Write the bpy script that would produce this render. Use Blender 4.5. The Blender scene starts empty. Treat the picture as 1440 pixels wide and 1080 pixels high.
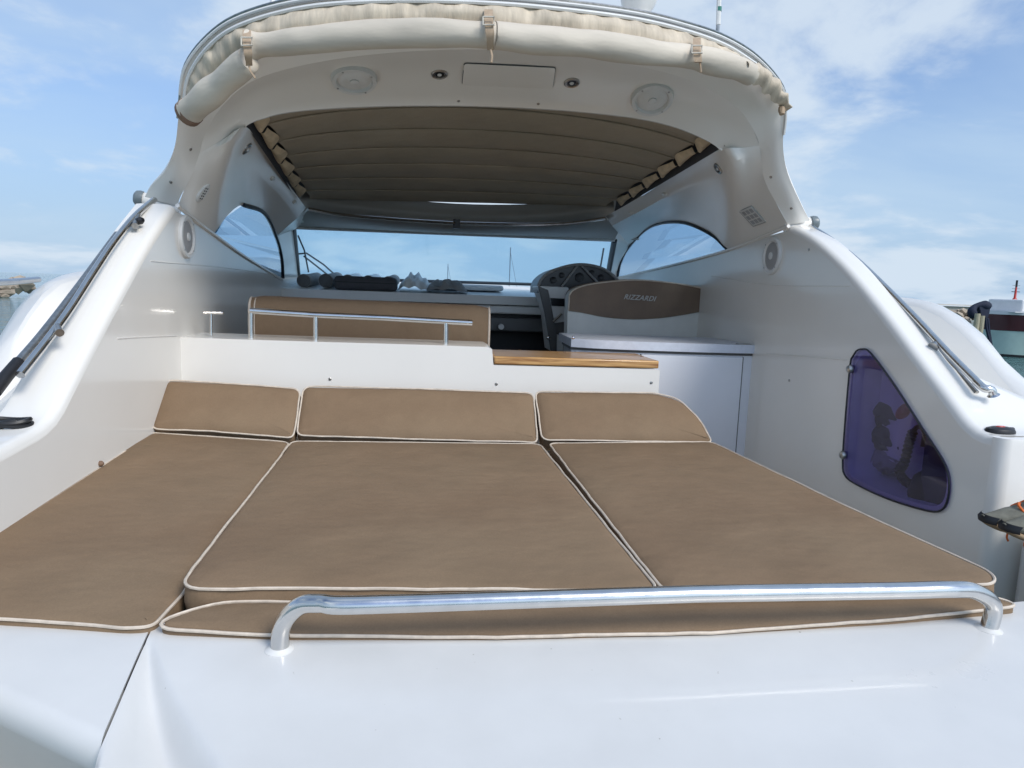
import bpy, bmesh, math, random
from mathutils import Vector, Matrix, noise
from mathutils.geometry import tessellate_polygon
from mathutils.bvhtree import BVHTree
random.seed(4)
R = math.radians
S = bpy.context.scene
COL = S.collection

# ------------------------------------------------------------------ camera
F_PX = 980.0
CAM = Vector((0, 0, 2.0))
YAW, PITCH, ROLL = math.atan(118/980), math.atan(132/980), 0.036
fw = Vector((math.sin(YAW)*math.cos(PITCH), math.cos(YAW)*math.cos(PITCH), -math.sin(PITCH)))
r0 = Vector((math.cos(YAW), -math.sin(YAW), 0))
u0 = r0.cross(fw)
RT = r0*math.cos(ROLL) + u0*math.sin(ROLL)
UP = u0*math.cos(ROLL) - r0*math.sin(ROLL)
cd = bpy.data.cameras.new('camera')
cam = bpy.data.objects.new('camera', cd); COL.objects.link(cam)
cam.matrix_world = Matrix(((RT.x, UP.x, -fw.x, CAM.x), (RT.y, UP.y, -fw.y, CAM.y), (RT.z, UP.z, -fw.z, CAM.z), (0, 0, 0, 1)))
cd.sensor_width = 36; cd.lens = 36*F_PX/1440; cd.clip_start = .02; cd.clip_end = 20000
S.camera = cam
S.render.engine = 'CYCLES'; S.cycles.max_bounces = 16; S.cycles.diffuse_bounces = 10; S.cycles.transparent_max_bounces = 16

# ------------------------------------------------------------------ light
SUN_EL, SUN_AZ = R(42), R(143)      # azimuth clockwise from the bow (+Y), sun to starboard and a little astern
S.view_settings.view_transform = 'Standard'; S.view_settings.look = 'None'
S.view_settings.gamma = 1; S.view_settings.use_curve_mapping = False
S.view_settings.exposure = 1.2
W = bpy.data.worlds.new('World'); S.world = W; W.use_nodes = True
nt = W.node_tree; nt.nodes.clear()
def wn(t, **k):
    n = nt.nodes.new(t)
    for a, b in k.items(): setattr(n, a, b)
    return n
sky = wn('ShaderNodeTexSky', sky_type='NISHITA', sun_disc=False)
sky.sun_elevation = SUN_EL; sky.sun_rotation = SUN_AZ; sky.air_density = 1.0; sky.dust_density = 1.2; sky.ozone_density = 1.5
tc = wn('ShaderNodeTexCoord'); sep = wn('ShaderNodeSeparateXYZ'); nt.links.new(tc.outputs['Generated'], sep.inputs[0])
def wm(op, a, b=None, c=None):
    n = wn('ShaderNodeMath', operation=op)
    for i, v in enumerate((a, b, c)):
        if v is None: continue
        if isinstance(v, (int, float)): n.inputs[i].default_value = v
        else: nt.links.new(v, n.inputs[i])
    return n.outputs[0]
den = wm('ADD', wm('MAXIMUM', sep.outputs[2], 0), .22)
cmb = wn('ShaderNodeCombineXYZ')
nt.links.new(wm('DIVIDE', sep.outputs[0], den), cmb.inputs[0]); nt.links.new(wm('DIVIDE', sep.outputs[1], den), cmb.inputs[1])
def wnoise(scale, detail, rough, off, dist=0.0):
    mp = wn('ShaderNodeMapping'); mp.inputs['Location'].default_value = off; nt.links.new(cmb.outputs[0], mp.inputs[0])
    n = wn('ShaderNodeTexNoise'); n.inputs['Scale'].default_value = scale; n.inputs['Detail'].default_value = detail
    n.inputs['Roughness'].default_value = rough; n.inputs['Distortion'].default_value = dist
    nt.links.new(mp.outputs[0], n.inputs['Vector']); return n.outputs['Fac']
def wramp(v, a, b):
    n = wn('ShaderNodeMapRange'); n.interpolation_type = 'SMOOTHSTEP'
    nt.links.new(v, n.inputs[0]); n.inputs[1].default_value = a; n.inputs[2].default_value = b; return n.outputs[0]
veil = wramp(wnoise(.75, 5, .55, (3.1, 5.7, 0), .4), .33, .62)
puff = wramp(wnoise(1.45, 9, .57, (12.7, 5.5, 4), .2), .46, .63)
low = wramp(sep.outputs[2], .50, -.05)
sdv = (math.sin(SUN_AZ)*math.cos(SUN_EL), math.cos(SUN_AZ)*math.cos(SUN_EL), math.sin(SUN_EL))
dp = wn('ShaderNodeVectorMath', operation='DOT_PRODUCT'); nt.links.new(tc.outputs['Generated'], dp.inputs[0]); dp.inputs[1].default_value = sdv
glow = wm('ADD', wm('MULTIPLY', wm('POWER', wm('MAXIMUM', dp.outputs['Value'], 0), 2.5), 1.3), 1)   # thin cloud is brighter towards the veiled sun
def layer(base, fac, col):
    cs = wn('ShaderNodeVectorMath', operation='SCALE'); cs.inputs[0].default_value = col; nt.links.new(glow, cs.inputs['Scale'])
    m = wn('ShaderNodeMix', data_type='RGBA'); nt.links.new(fac, m.inputs[0]); nt.links.new(base, m.inputs[6]); nt.links.new(cs.outputs[0], m.inputs[7]); return m.outputs[2]
tint = wn('ShaderNodeMix', data_type='RGBA', blend_type='MULTIPLY'); tint.inputs[0].default_value = 1
nt.links.new(sky.outputs[0], tint.inputs[6]); tint.inputs[7].default_value = (1.0, 1.18, 1.5, 1)
c_ = layer(tint.outputs[2], wm('MULTIPLY', low, .92), (3.75, 5.2, 7.0))
c_ = layer(c_, wm('MULTIPLY', veil, .55), (4.7, 6.1, 7.6))
c_ = layer(c_, wm('MULTIPLY', puff, .85), (6.0, 6.9, 7.9))
bg = wn('ShaderNodeBackground'); bg.inputs[1].default_value = .05
nt.links.new(c_, bg.inputs[0])
wo = wn('ShaderNodeOutputWorld'); nt.links.new(bg.outputs[0], wo.inputs[0])
sl = bpy.data.lights.new('sun', 'SUN'); sl.energy = 1.08; sl.angle = R(22); sl.color = (1, .95, .88)
so = bpy.data.objects.new('sun', sl); COL.objects.link(so)
sd = Vector((math.sin(SUN_AZ)*math.cos(SUN_EL), math.cos(SUN_AZ)*math.cos(SUN_EL), math.sin(SUN_EL)))
so.rotation_euler = sd.to_track_quat('Z', 'Y').to_euler(); so.location = (6, -4, 12)

# ------------------------------------------------------------------ helpers
def ray(px, py): return fw + RT*((px-720)/F_PX) + UP*((540-py)/F_PX)
def onY(px, py, Y): r = ray(px, py); return CAM + r*(Y/r.y)
def onX(px, py, X): r = ray(px, py); return CAM + r*(X/r.x)
def onP(px, py, p0, n): r = ray(px, py); return CAM + r*((p0-CAM).dot(n)/r.dot(n))

def mat(name, col, rough=.5, metal=0, coat=0, noise_amt=0, nscale=4, bump=0, bscale=60, bdist=.002, spec=.5, dark=None, sheen=0, stretch=(1,1,1), rvar=0, alpha=1, detail=6, trans=0):
    m = bpy.data.materials.new(name); m.use_nodes = True
    t = m.node_tree; b = t.nodes['Principled BSDF']
    b.inputs['Base Color'].default_value = (*col, 1); b.inputs['Roughness'].default_value = rough
    b.inputs['Metallic'].default_value = metal; b.inputs['Coat Weight'].default_value = coat; b.inputs['Coat Roughness'].default_value = .06
    b.inputs['Specular IOR Level'].default_value = spec; b.inputs['Sheen Weight'].default_value = sheen
    b.inputs['Transmission Weight'].default_value = trans
    tcn = t.nodes.new('ShaderNodeTexCoord'); mp = t.nodes.new('ShaderNodeMapping'); mp.inputs['Scale'].default_value = stretch
    t.links.new(tcn.outputs['Object'], mp.inputs[0])
    if noise_amt or rvar:
        n = t.nodes.new('ShaderNodeTexNoise'); n.inputs['Scale'].default_value = nscale; n.inputs['Detail'].default_value = detail; n.inputs['Roughness'].default_value = .6
        t.links.new(mp.outputs[0], n.inputs['Vector'])
        mr = t.nodes.new('ShaderNodeMapRange'); mr.inputs[1].default_value = .3; mr.inputs[2].default_value = .7
        t.links.new(n.outputs['Fac'], mr.inputs[0])
        if noise_amt:
            mx = t.nodes.new('ShaderNodeMix'); mx.data_type = 'RGBA'
            d = dark or tuple(c*(1-noise_amt) for c in col)
            mx.inputs[6].default_value = (*d, 1); mx.inputs[7].default_value = (*[min(1, c*(1+noise_amt*.4)) for c in col], 1)
            t.links.new(mr.outputs[0], mx.inputs[0]); t.links.new(mx.outputs[2], b.inputs['Base Color'])
        if rvar:
            r2 = t.nodes.new('ShaderNodeMapRange'); r2.inputs[1].default_value = .3; r2.inputs[2].default_value = .7
            r2.inputs[3].default_value = rough; r2.inputs[4].default_value = rough+rvar
            t.links.new(n.outputs['Fac'], r2.inputs[0]); t.links.new(r2.outputs[0], b.inputs['Roughness'])
    if bump:
        n = t.nodes.new('ShaderNodeTexNoise'); n.inputs['Scale'].default_value = bscale; n.inputs['Detail'].default_value = 4
        t.links.new(mp.outputs[0], n.inputs['Vector'])
        bp = t.nodes.new('ShaderNodeBump'); bp.inputs['Strength'].default_value = bump; bp.inputs['Distance'].default_value = bdist
        t.links.new(n.outputs['Fac'], bp.inputs['Height']); t.links.new(bp.outputs[0], b.inputs['Normal'])
    return m

def glass_mat(name, col, gl=.045, rough=.01):
    m = bpy.data.materials.new(name); m.use_nodes = True; t = m.node_tree; t.nodes.clear()
    tr = t.nodes.new('ShaderNodeBsdfTransparent'); tr.inputs[0].default_value = (*col, 1)
    g = t.nodes.new('ShaderNodeBsdfGlossy'); g.inputs['Roughness'].default_value = rough; g.inputs[0].default_value = (.9, .95, 1, 1)
    ge = t.nodes.new('ShaderNodeNewGeometry'); dt = t.nodes.new('ShaderNodeVectorMath'); dt.operation = 'DOT_PRODUCT'
    t.links.new(ge.outputs['Normal'], dt.inputs[0]); t.links.new(ge.outputs['Incoming'], dt.inputs[1])
    def mm(op, a, b=None):
        n = t.nodes.new('ShaderNodeMath'); n.operation = op
        for i, v in enumerate((a, b)):
            if v is None: continue
            if isinstance(v, (int, float)): n.inputs[i].default_value = v
            else: t.links.new(v, n.inputs[i])
        return n.outputs[0]
    fr_ = mm('ADD', mm('MULTIPLY', mm('POWER', mm('SUBTRACT', 1, mm('ABSOLUTE', dt.outputs['Value'])), 5), .92), gl)
    mx = t.nodes.new('ShaderNodeMixShader'); o = t.nodes.new('ShaderNodeOutputMaterial')
    t.links.new(fr_, mx.inputs[0]); t.links.new(tr.outputs[0], mx.inputs[1]); t.links.new(g.outputs[0], mx.inputs[2]); t.links.new(mx.outputs[0], o.inputs[0])
    return m

def fabric_mat(name, col, stain=.14, weave=900):
    """woven outdoor cloth: blotchy sun-fade, fine scratches, woven relief"""
    m = bpy.data.materials.new(name); m.use_nodes = True; t = m.node_tree; b = t.nodes['Principled BSDF']
    b.inputs['Roughness'].default_value = .78; b.inputs['Specular IOR Level'].default_value = .2
    tcn = t.nodes.new('ShaderNodeTexCoord')
    def nz(scale, det, st=(1, 1, 1), ro=.6):
        mp = t.nodes.new('ShaderNodeMapping'); mp.inputs['Scale'].default_value = st; t.links.new(tcn.outputs['Object'], mp.inputs[0])
        n = t.nodes.new('ShaderNodeTexNoise'); n.inputs['Scale'].default_value = scale; n.inputs['Detail'].default_value = det; n.inputs['Roughness'].default_value = ro
        t.links.new(mp.outputs[0], n.inputs['Vector']); return n.outputs['Fac']
    def mr(v, a, b_, c, d):
        n = t.nodes.new('ShaderNodeMapRange'); t.links.new(v, n.inputs[0])
        for i, x in enumerate((a, b_, c, d)): n.inputs[i+1].default_value = x
        return n.outputs[0]
    def mul(a, b_):
        n = t.nodes.new('ShaderNodeMath'); n.operation = 'MULTIPLY'; t.links.new(a, n.inputs[0]); t.links.new(b_, n.inputs[1]); return n.outputs[0]
    v = mul(mr(nz(2.3, 5), .3, .7, 1-stain, 1+stain*.6), mr(nz(7, 7, (1, 1.4, 1)), .35, .7, 1-stain*.3, 1+stain*.25))
    v = mul(v, mr(nz(260, 2), .3, .7, .93, 1.06))
    v = mul(v, mr(nz(16, 8, (.35, 3, 1), .7), .68, .8, 1, 1.05))
    hs = t.nodes.new('ShaderNodeMix'); hs.data_type = 'RGBA'
    t.links.new(mr(nz(1.7, 3), .35, .65, 0, 1), hs.inputs[0])
    hs.inputs[6].default_value = (*col, 1); hs.inputs[7].default_value = (col[0]*.93, col[1]*.97, col[2]*.98, 1)
    vm = t.nodes.new('ShaderNodeVectorMath'); vm.operation = 'SCALE'
    t.links.new(hs.outputs[2], vm.inputs[0]); t.links.new(v, vm.inputs['Scale']); t.links.new(vm.outputs[0], b.inputs['Base Color'])
    bp = t.nodes.new('ShaderNodeBump'); bp.inputs['Strength'].default_value = .5; bp.inputs['Distance'].default_value = .0006
    t.links.new(nz(weave, 1), bp.inputs['Height'])
    bp2 = t.nodes.new('ShaderNodeBump'); bp2.inputs['Strength'].default_value = .7; bp2.inputs['Distance'].default_value = .02
    t.links.new(nz(4, 3, (1, 1.5, 1)), bp2.inputs['Height']); t.links.new(bp.outputs[0], bp2.inputs['Normal'])
    t.links.new(bp2.outputs[0], b.inputs['Normal'])
    return m

M = {}
M['gel'] = mat('gelcoat', (.79, .765, .715), .17, coat=.3, noise_amt=.03, nscale=2, rvar=.05)
M['gel_deck'] = mat('deck_gelcoat', (.665, .66, .64), .26, coat=.2, noise_amt=.06, nscale=4, rvar=.22, bump=.25, bscale=2.5, bdist=.004, detail=10)
M['gel_warm'] = mat('hardtop_gelcoat', (.85, .81, .745), .22, coat=.2, noise_amt=.03, nscale=1.5, rvar=.04)
t_ = M['gel_deck'].node_tree; b_ = t_.nodes['Principled BSDF']; src = b_.inputs['Base Color'].links[0].from_socket
n_ = t_.nodes.new('ShaderNodeTexNoise'); n_.inputs['Scale'].default_value = 55; n_.inputs['Detail'].default_value = 2
tc_ = t_.nodes.new('ShaderNodeTexCoord'); t_.links.new(tc_.outputs['Object'], n_.inputs['Vector'])
r_ = t_.nodes.new('ShaderNodeMapRange'); r_.inputs[1].default_value = .76; r_.inputs[2].default_value = .80; t_.links.new(n_.outputs['Fac'], r_.inputs[0])
m_ = t_.nodes.new('ShaderNodeMix'); m_.data_type = 'RGBA'; t_.links.new(r_.outputs[0], m_.inputs[0]); t_.links.new(src, m_.inputs[6]); m_.inputs[7].default_value = (.33, .31, .27, 1)
t_.links.new(m_.outputs[2], b_.inputs['Base Color'])
M['steel'] = mat('polished_steel', (.66, .65, .63), .09, metal=1, noise_amt=.1, nscale=25, rvar=.14)
M['dullsteel'] = mat('dull_steel', (.45, .44, .42), .3, metal=1, noise_amt=.3, nscale=60)
M['taupe'] = fabric_mat('taupe_cloth', (.228, .153, .094))
M['taupe_dark'] = fabric_mat('roof_cloth', (.38, .315, .235), .1)
M['flap'] = mat('tan_webbing', (.66, .52, .34), .8, noise_amt=.3, nscale=18)
M['piping'] = mat('cream_piping', (.62, .53, .43), .55, noise_amt=.22, nscale=40)
M['canvas'] = mat('beige_canvas', (.62, .55, .45), .8, noise_amt=.2, nscale=5, bump=.5, bscale=14, bdist=.007, stretch=(.5, 1, 1.8))
M['canvas2'] = mat('skirt_canvas', (.60, .51, .39), .85, noise_amt=.3, nscale=9, bump=.6, bscale=14, bdist=.01, stretch=(3, 1, .6))
M['strap'] = mat('tan_strap', (.45, .33, .22), .7, noise_amt=.2, nscale=60)
M['leather'] = mat('brown_end_cap', (.20, .12, .075), .6, noise_amt=.2, nscale=30)
M['buckle'] = mat('cream_buckle', (.6, .55, .46), .4)
M['black'] = mat('black_rubber', (.012, .012, .014), .45, noise_amt=.2, nscale=40)
M['navyblack'] = mat('window_gasket', (.008, .010, .016), .35)
M['plastic'] = mat('white_plastic', (.7, .69, .66), .35, noise_amt=.06, nscale=20)
M['grille'] = mat('grey_speaker_grille', (.38, .38, .38), .5, bump=1, bscale=300, bdist=.003)
M['dash'] = mat('dash_gelcoat', (.74, .74, .72), .35, noise_amt=.08, nscale=4)
M['dashdark'] = mat('dash_vinyl', (.10, .10, .10), .5, noise_amt=.15, nscale=12)
M['hood'] = mat('instrument_hood', (.10, .10, .10), .4, noise_amt=.1, nscale=12)
M['glassdark'] = mat('dark_display', (.006, .007, .011), .3)
M['seatwhite'] = mat('white_vinyl', (.72, .71, .66), .5, noise_amt=.08, nscale=8, bump=.3, bscale=200, bdist=.001)
M['seatbrown'] = mat('brown_vinyl', (.20, .135, .09), .55, noise_amt=.18, nscale=6, bump=.3, bscale=250, bdist=.001)
M['letter'] = mat('silver_embroidery', (.5, .49, .46), .6)
M['counter'] = mat('grey_countertop', (.66, .70, .78), .28, noise_amt=.08, nscale=40)
M['cabinet'] = mat('grey_cabinet_gelcoat', (.76, .78, .83), .22, coat=.2, noise_amt=.04, nscale=3)
M['greycloth'] = mat('grey_cloth', (.33, .315, .30), .85, noise_amt=.25, nscale=14, bump=.6, bscale=30, bdist=.008)
M['darkcloth'] = mat('charcoal_cloth', (.075, .075, .082), .8, noise_amt=.2, nscale=14)
M['window'] = glass_mat('blue_tinted_glass', (.60, .80, .92))
M['sidewin'] = glass_mat('smoked_blue_glass', (.42, .58, .74))
M['acrylic'] = glass_mat('violet_acrylic', (.64, .61, .82), rough=.02)
M['lockerin'] = mat('locker_liner', (.8, .8, .8), .5, noise_amt=.1, nscale=6)
M['red'] = mat('red_paint', (.45, .03, .02), .4, noise_amt=.1)
M['shoe'] = mat('olive_mesh_fabric', (.20, .195, .155), .85, noise_amt=.3, nscale=40, bump=.8, bscale=350, bdist=.002)
M['lace'] = mat('orange_lace', (.75, .16, .03), .7, noise_amt=.2, nscale=80)
M['sole'] = mat('tan_sole', (.30, .21, .12), .8, noise_amt=.2, nscale=60)
M['maroon'] = mat('maroon_hull_paint', (.06, .008, .012), .25, noise_amt=.2, nscale=1)
M['palegreen'] = mat('pale_green_hull_paint', (.42, .55, .50), .4, noise_amt=.2, nscale=1)
M['boatwhite'] = mat('boat_white_paint', (.7, .7, .7), .35, noise_amt=.08, nscale=2)
M['navy'] = mat('navy_canvas', (.008, .014, .035), .8, noise_amt=.2, nscale=4)
M['wood_pile'] = mat('weathered_pile', (.42, .38, .26), .8, noise_amt=.35, nscale=3, stretch=(1, 1, .2))
M['concrete'] = mat('quay_concrete', (.42, .39, .33), .85, noise_amt=.2, nscale=.6)
M['rock'] = mat('breakwater_rock', (.40, .33, .25), .9, noise_amt=.45, nscale=.8, bump=.6, bscale=3, bdist=.1)
M['rust'] = mat('rust_drip', (.35, .17, .07), .7)
M['mast'] = mat('mast_alloy', (.2, .22, .26), .4)

def teak_mat():
    m = mat('varnished_teak', (.50, .26, .085), .32, coat=.4)
    t = m.node_tree; b = t.nodes['Principled BSDF']
    tcn = t.nodes.new('ShaderNodeTexCoord'); mp = t.nodes.new('ShaderNodeMapping'); mp.inputs['Scale'].default_value = (1.2, 14, 22)
    t.links.new(tcn.outputs['Object'], mp.inputs[0])
    n = t.nodes.new('ShaderNodeTexNoise'); n.inputs['Scale'].default_value = 4; n.inputs['Detail'].default_value = 8; n.inputs['Distortion'].default_value = 1.2
    t.links.new(mp.outputs[0], n.inputs['Vector'])
    cr = t.nodes.new('ShaderNodeValToRGB'); cr.color_ramp.elements[0].position = .32; cr.color_ramp.elements[0].color = (.27, .115, .03, 1)
    cr.color_ramp.elements[1].position = .62; cr.color_ramp.elements[1].color = (.60, .35, .13, 1)
    t.links.new(n.outputs['Fac'], cr.inputs[0]); t.links.new(cr.outputs[0], b.inputs['Base Color']); return m
M['teak'] = teak_mat()

def water_mat():
    m = mat('harbour_water', (.06, .15, .15), .06, spec=.5)
    t = m.node_tree; b = t.nodes['Principled BSDF']; b.inputs['IOR'].default_value = 1.33
    tcn = t.nodes.new('ShaderNodeTexCoord')
    n = t.nodes.new('ShaderNodeTexNoise'); n.inputs['Scale'].default_value = 1.3; n.inputs['Detail'].default_value = 6
    n2 = t.nodes.new('ShaderNodeTexNoise'); n2.inputs['Scale'].default_value = .12; n2.inputs['Detail'].default_value = 4
    for q in (n, n2): t.links.new(tcn.outputs['Object'], q.inputs['Vector'])
    bp = t.nodes.new('ShaderNodeBump'); bp.inputs['Strength'].default_value = .7; bp.inputs['Distance'].default_value = .25
    t.links.new(n.outputs['Fac'], bp.inputs['Height'])
    bp2 = t.nodes.new('ShaderNodeBump'); bp2.inputs['Strength'].default_value = .4; bp2.inputs['Distance'].default_value = 1
    t.links.new(n2.outputs['Fac'], bp2.inputs['Height']); t.links.new(bp.outputs[0], bp2.inputs['Normal'])
    t.links.new(bp2.outputs[0], b.inputs['Normal']); return m
M['water'] = water_mat()

ORG = {}
def thing(name, label, cat, loc=(0, 0, 0), group=None):
    o = bpy.data.objects.new(name, None); COL.objects.link(o); o.location = loc; o.empty_display_size = .1
    o['label'] = label; o['category'] = cat
    if group: o['group'] = group
    ORG[o.name] = Vector(loc); return o

class MB:
    def __init__(s): s.v = []; s.f = []
    def add(s, vs, fs):
        b = len(s.v); s.v += [Vector(v) for v in vs]; s.f += [tuple(i+b for i in f) for f in fs]; return s
    def grid(s, rows, close_u=False, close_v=False):
        nv = len(rows[0]); vs = [p for r in rows for p in r]; fs = []
        nr = len(rows)
        for i in range(nr if close_v else nr-1):
            for j in range(nv if close_u else nv-1):
                a = i*nv+j; b = i*nv+(j+1) % nv; i2 = (i+1) % nr
                fs.append((a, b, i2*nv+(j+1) % nv, i2*nv+j))
        return s.add(vs, fs)
    def tube(s, path, r, n=10, cap=True, flat=1.0):
        path = [Vector(p) for p in path]; rows = []; prev = None
        for i, p in enumerate(path):
            t = (path[min(i+1, len(path)-1)] - path[max(i-1, 0)]).normalized()
            a = Vector((0, 0, 1)) if prev is None else prev
            if prev is None and abs(t.z) > .9: a = Vector((1, 0, 0))
            u = (a - t*a.dot(t)).normalized(); w = t.cross(u); prev = u
            rr = r[i] if isinstance(r, (list, tuple)) else r
            rows.append([p + u*math.cos(2*math.pi*k/n)*rr + w*math.sin(2*math.pi*k/n)*rr*flat for k in range(n)])
        b = len(s.v); s.grid(rows, close_u=True)
        if cap:
            s.f.append(tuple(b+k for k in range(n))[::-1]); e = b+(len(rows)-1)*n; s.f.append(tuple(e+k for k in range(n)))
        return s
    def box(s, lo, hi):
        x0, y0, z0 = lo; x1, y1, z1 = hi
        return s.add([(x0,y0,z0),(x1,y0,z0),(x1,y1,z0),(x0,y1,z0),(x0,y0,z1),(x1,y0,z1),(x1,y1,z1),(x0,y1,z1)],
                     [(0,3,2,1),(4,5,6,7),(0,1,5,4),(1,2,6,5),(2,3,7,6),(3,0,4,7)])
    def lathe(s, c, n, prof, seg=24, sx=1.0, xdir=None):
        """prof: (radius, height along normal n)"""
        n = Vector(n).normalized(); a = Vector(xdir) if xdir is not None else (Vector((1, 0, 0)) if abs(n.x) < .9 else Vector((0, 1, 0)))
        u = (a-n*a.dot(n)).normalized(); w = n.cross(u); c = Vector(c)
        rows = [[c + (u*math.cos(2*math.pi*k/seg)*sx + w*math.sin(2*math.pi*k/seg))*r + n*h for k in range(seg)] for r, h in prof]
        b = len(s.v); s.grid(rows, close_u=True)
        s.f.append(tuple(b+k for k in range(seg))[::-1]); e = b+(len(rows)-1)*seg; s.f.append(tuple(e+k for k in range(seg)))
        return s
    def prism(s, pts, d):
        n = len(pts); d = Vector(d); pts = [Vector(p) for p in pts]
        b = len(s.v); s.v += pts + [p+d for p in pts]
        tris = tessellate_polygon([pts])
        for t in tris: s.f.append(tuple(b+i for i in t)); s.f.append(tuple(b+n+i for i in t)[::-1])
        for i in range(n): j = (i+1) % n; s.f.append((b+i, b+j, b+n+j, b+n+i))
        return s
    def build(s, name, m, parent=None, smooth=True, ang=35, bevel=0, seg=2, kind=None):
        org = Vector((0, 0, 0))
        p = parent
        while p is not None:
            if p.name in ORG and p.type == 'EMPTY': org = ORG[p.name]
            p = p.parent
        me = bpy.data.meshes.new(name); me.from_pydata([tuple(v-org) for v in s.v], [], s.f); me.update()
        bm = bmesh.new(); bm.from_mesh(me)
        bmesh.ops.remove_doubles(bm, verts=bm.verts, dist=1e-5)
        bmesh.ops.recalc_face_normals(bm, faces=bm.faces); bm.to_mesh(me); bm.free()
        if smooth:
            me.polygons.foreach_set('use_smooth', [True]*len(me.polygons)); me.set_sharp_from_angle(angle=R(ang))
        me.materials.append(m if not isinstance(m, str) else M[m])
        o = bpy.data.objects.new(name, me); COL.objects.link(o)
        if parent is not None: o.parent = parent
        if bevel:
            md = o.modifiers.new('bevel', 'BEVEL'); md.width = bevel; md.segments = seg; md.limit_method = 'ANGLE'; md.angle_limit = R(40)
            md.harden_normals = False
        if kind: o['kind'] = kind
        return o

def cr(pts, n):
    """Catmull-Rom through the points, n samples per span"""
    out = []; P = [2*pts[0]-pts[1]] + list(pts) + [2*pts[-1]-pts[-2]]
    for i in range(1, len(P)-2):
        a, b, c, d = P[i-1], P[i], P[i+1], P[i+2]
        for k in range(n):
            t = k/n
            out.append(.5*((2*b)+(c-a)*t+(2*a-5*b+4*c-d)*t*t+(3*b-a-3*c+d)*t*t*t))
    out.append(P[-2].copy()); return out
def patch(rows, nu=4, nv=4):
    fine = [cr(r, nu) for r in rows]
    cols = [cr([fine[i][j] for i in range(len(fine))], nv) for j in range(len(fine[0]))]
    return [[cols[j][i] for j in range(len(cols))] for i in range(len(cols[0]))]
def resample(pts, n):
    L = [0]
    for a, b in zip(pts, pts[1:]): L.append(L[-1]+(b-a).length)
    out = []
    for k in range(n):
        d = L[-1]*k/(n-1); i = 0
        while i < len(L)-2 and L[i+1] < d: i += 1
        t = (d-L[i])/max(1e-9, L[i+1]-L[i]); out.append(pts[i].lerp(pts[i+1], min(1, t)))
    return out
def round_poly(pts, rad, seg=6, step=.04):
    n = len(pts); out = []
    for i in range(n):
        p = pts[i]; a = (pts[i-1]-p); b = (pts[(i+1) % n]-p); r = rad[i] if isinstance(rad, (list, tuple)) else rad
        r = min(r, a.length*.48, b.length*.48)
        p1 = p+a.normalized()*r; p2 = p+b.normalized()*r
        for k in range(seg+1):
            t = k/seg; out.append(p1*(1-t)**2 + p*2*t*(1-t) + p2*t*t)
    res = []
    for i in range(len(out)):
        a = out[i]; b = out[(i+1) % len(out)]; m = max(1, int((b-a).length/step))
        for k in range(m): res.append(a.lerp(b, k/m))
    return res
def cushion(root, name, outline, nrm, thick, mat_='taupe', pipe=.0034, puff=.012, back_pipe=False):
    c = sum(outline, Vector())/len(outline); n = len(outline)
    area = sum((outline[i-1]-c).cross(outline[i]-c).dot(nrm) for i in range(n)); sg = 1 if area > 0 else -1
    def inset(d, h, wob=0):
        o = []
        for i, p in enumerate(outline):
            t = (outline[(i+1) % n]-outline[i-1]).normalized(); q = nrm.cross(t)
            q = q*sg
            w = noise.noise(p*7)*wob
            o.append(p+q*(d+w)+nrm*h)
        return o
    kf = .45 if puff < .008 else 1
    base = inset(.022*kf, 0)
    def scale(s, h): return [c+(p-c)*s + nrm*h for p in base]
    mb = MB()
    rows = [inset(.012, -thick), inset(.003, -thick+.008), inset(-.003, -thick*.5), inset(.0, -.004), inset(.004, .001), inset(.012*kf, puff*.35), inset(.022*kf, puff*.65)]
    for s_, h in ((.86, .85), (.7, .95), (.45, 1), (.2, 1.02)): rows.append(scale(s_, puff*h))
    b = len(mb.v); mb.grid(rows, close_u=True); e = b+(len(rows)-1)*n; mb.v.append(c+nrm*puff*1.02); ci = len(mb.v)-1; mb.f += [(e+k, e+(k+1) % n, ci) for k in range(n)]; mb.f.append(tuple(b+k for k in range(n)))
    cov = mb.build('cover', mat_, root, ang=60)
    if pipe:
        pp = [p+Vector((noise.noise(p*23), noise.noise(p*21+Vector((5, 0, 0))), noise.noise(p*19)*.6))*.0022 for p in inset(-.001, .0005, .003)]; pp = pp+[pp[0]]
        MB().tube(pp, pipe, 6, cap=False).build('piping', 'piping', root)
    return cov

# ================================================================== SETTING
w = MB(); w.add([(-6000, -6000, 0), (6000, -6000, 0), (6000, 9000, 0), (-6000, 9000, 0)], [(0, 1, 2, 3)])
sea = w.build('water', 'water', smooth=False); sea['kind'] = 'structure'

# ================================================================== YACHT
XL, XR = -1.0, 1.6
Y = thing('motor_yacht', 'large white open motor yacht seen from its stern, with hardtop and cockpit', 'yacht', (.3, 2.5, 0))

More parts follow.
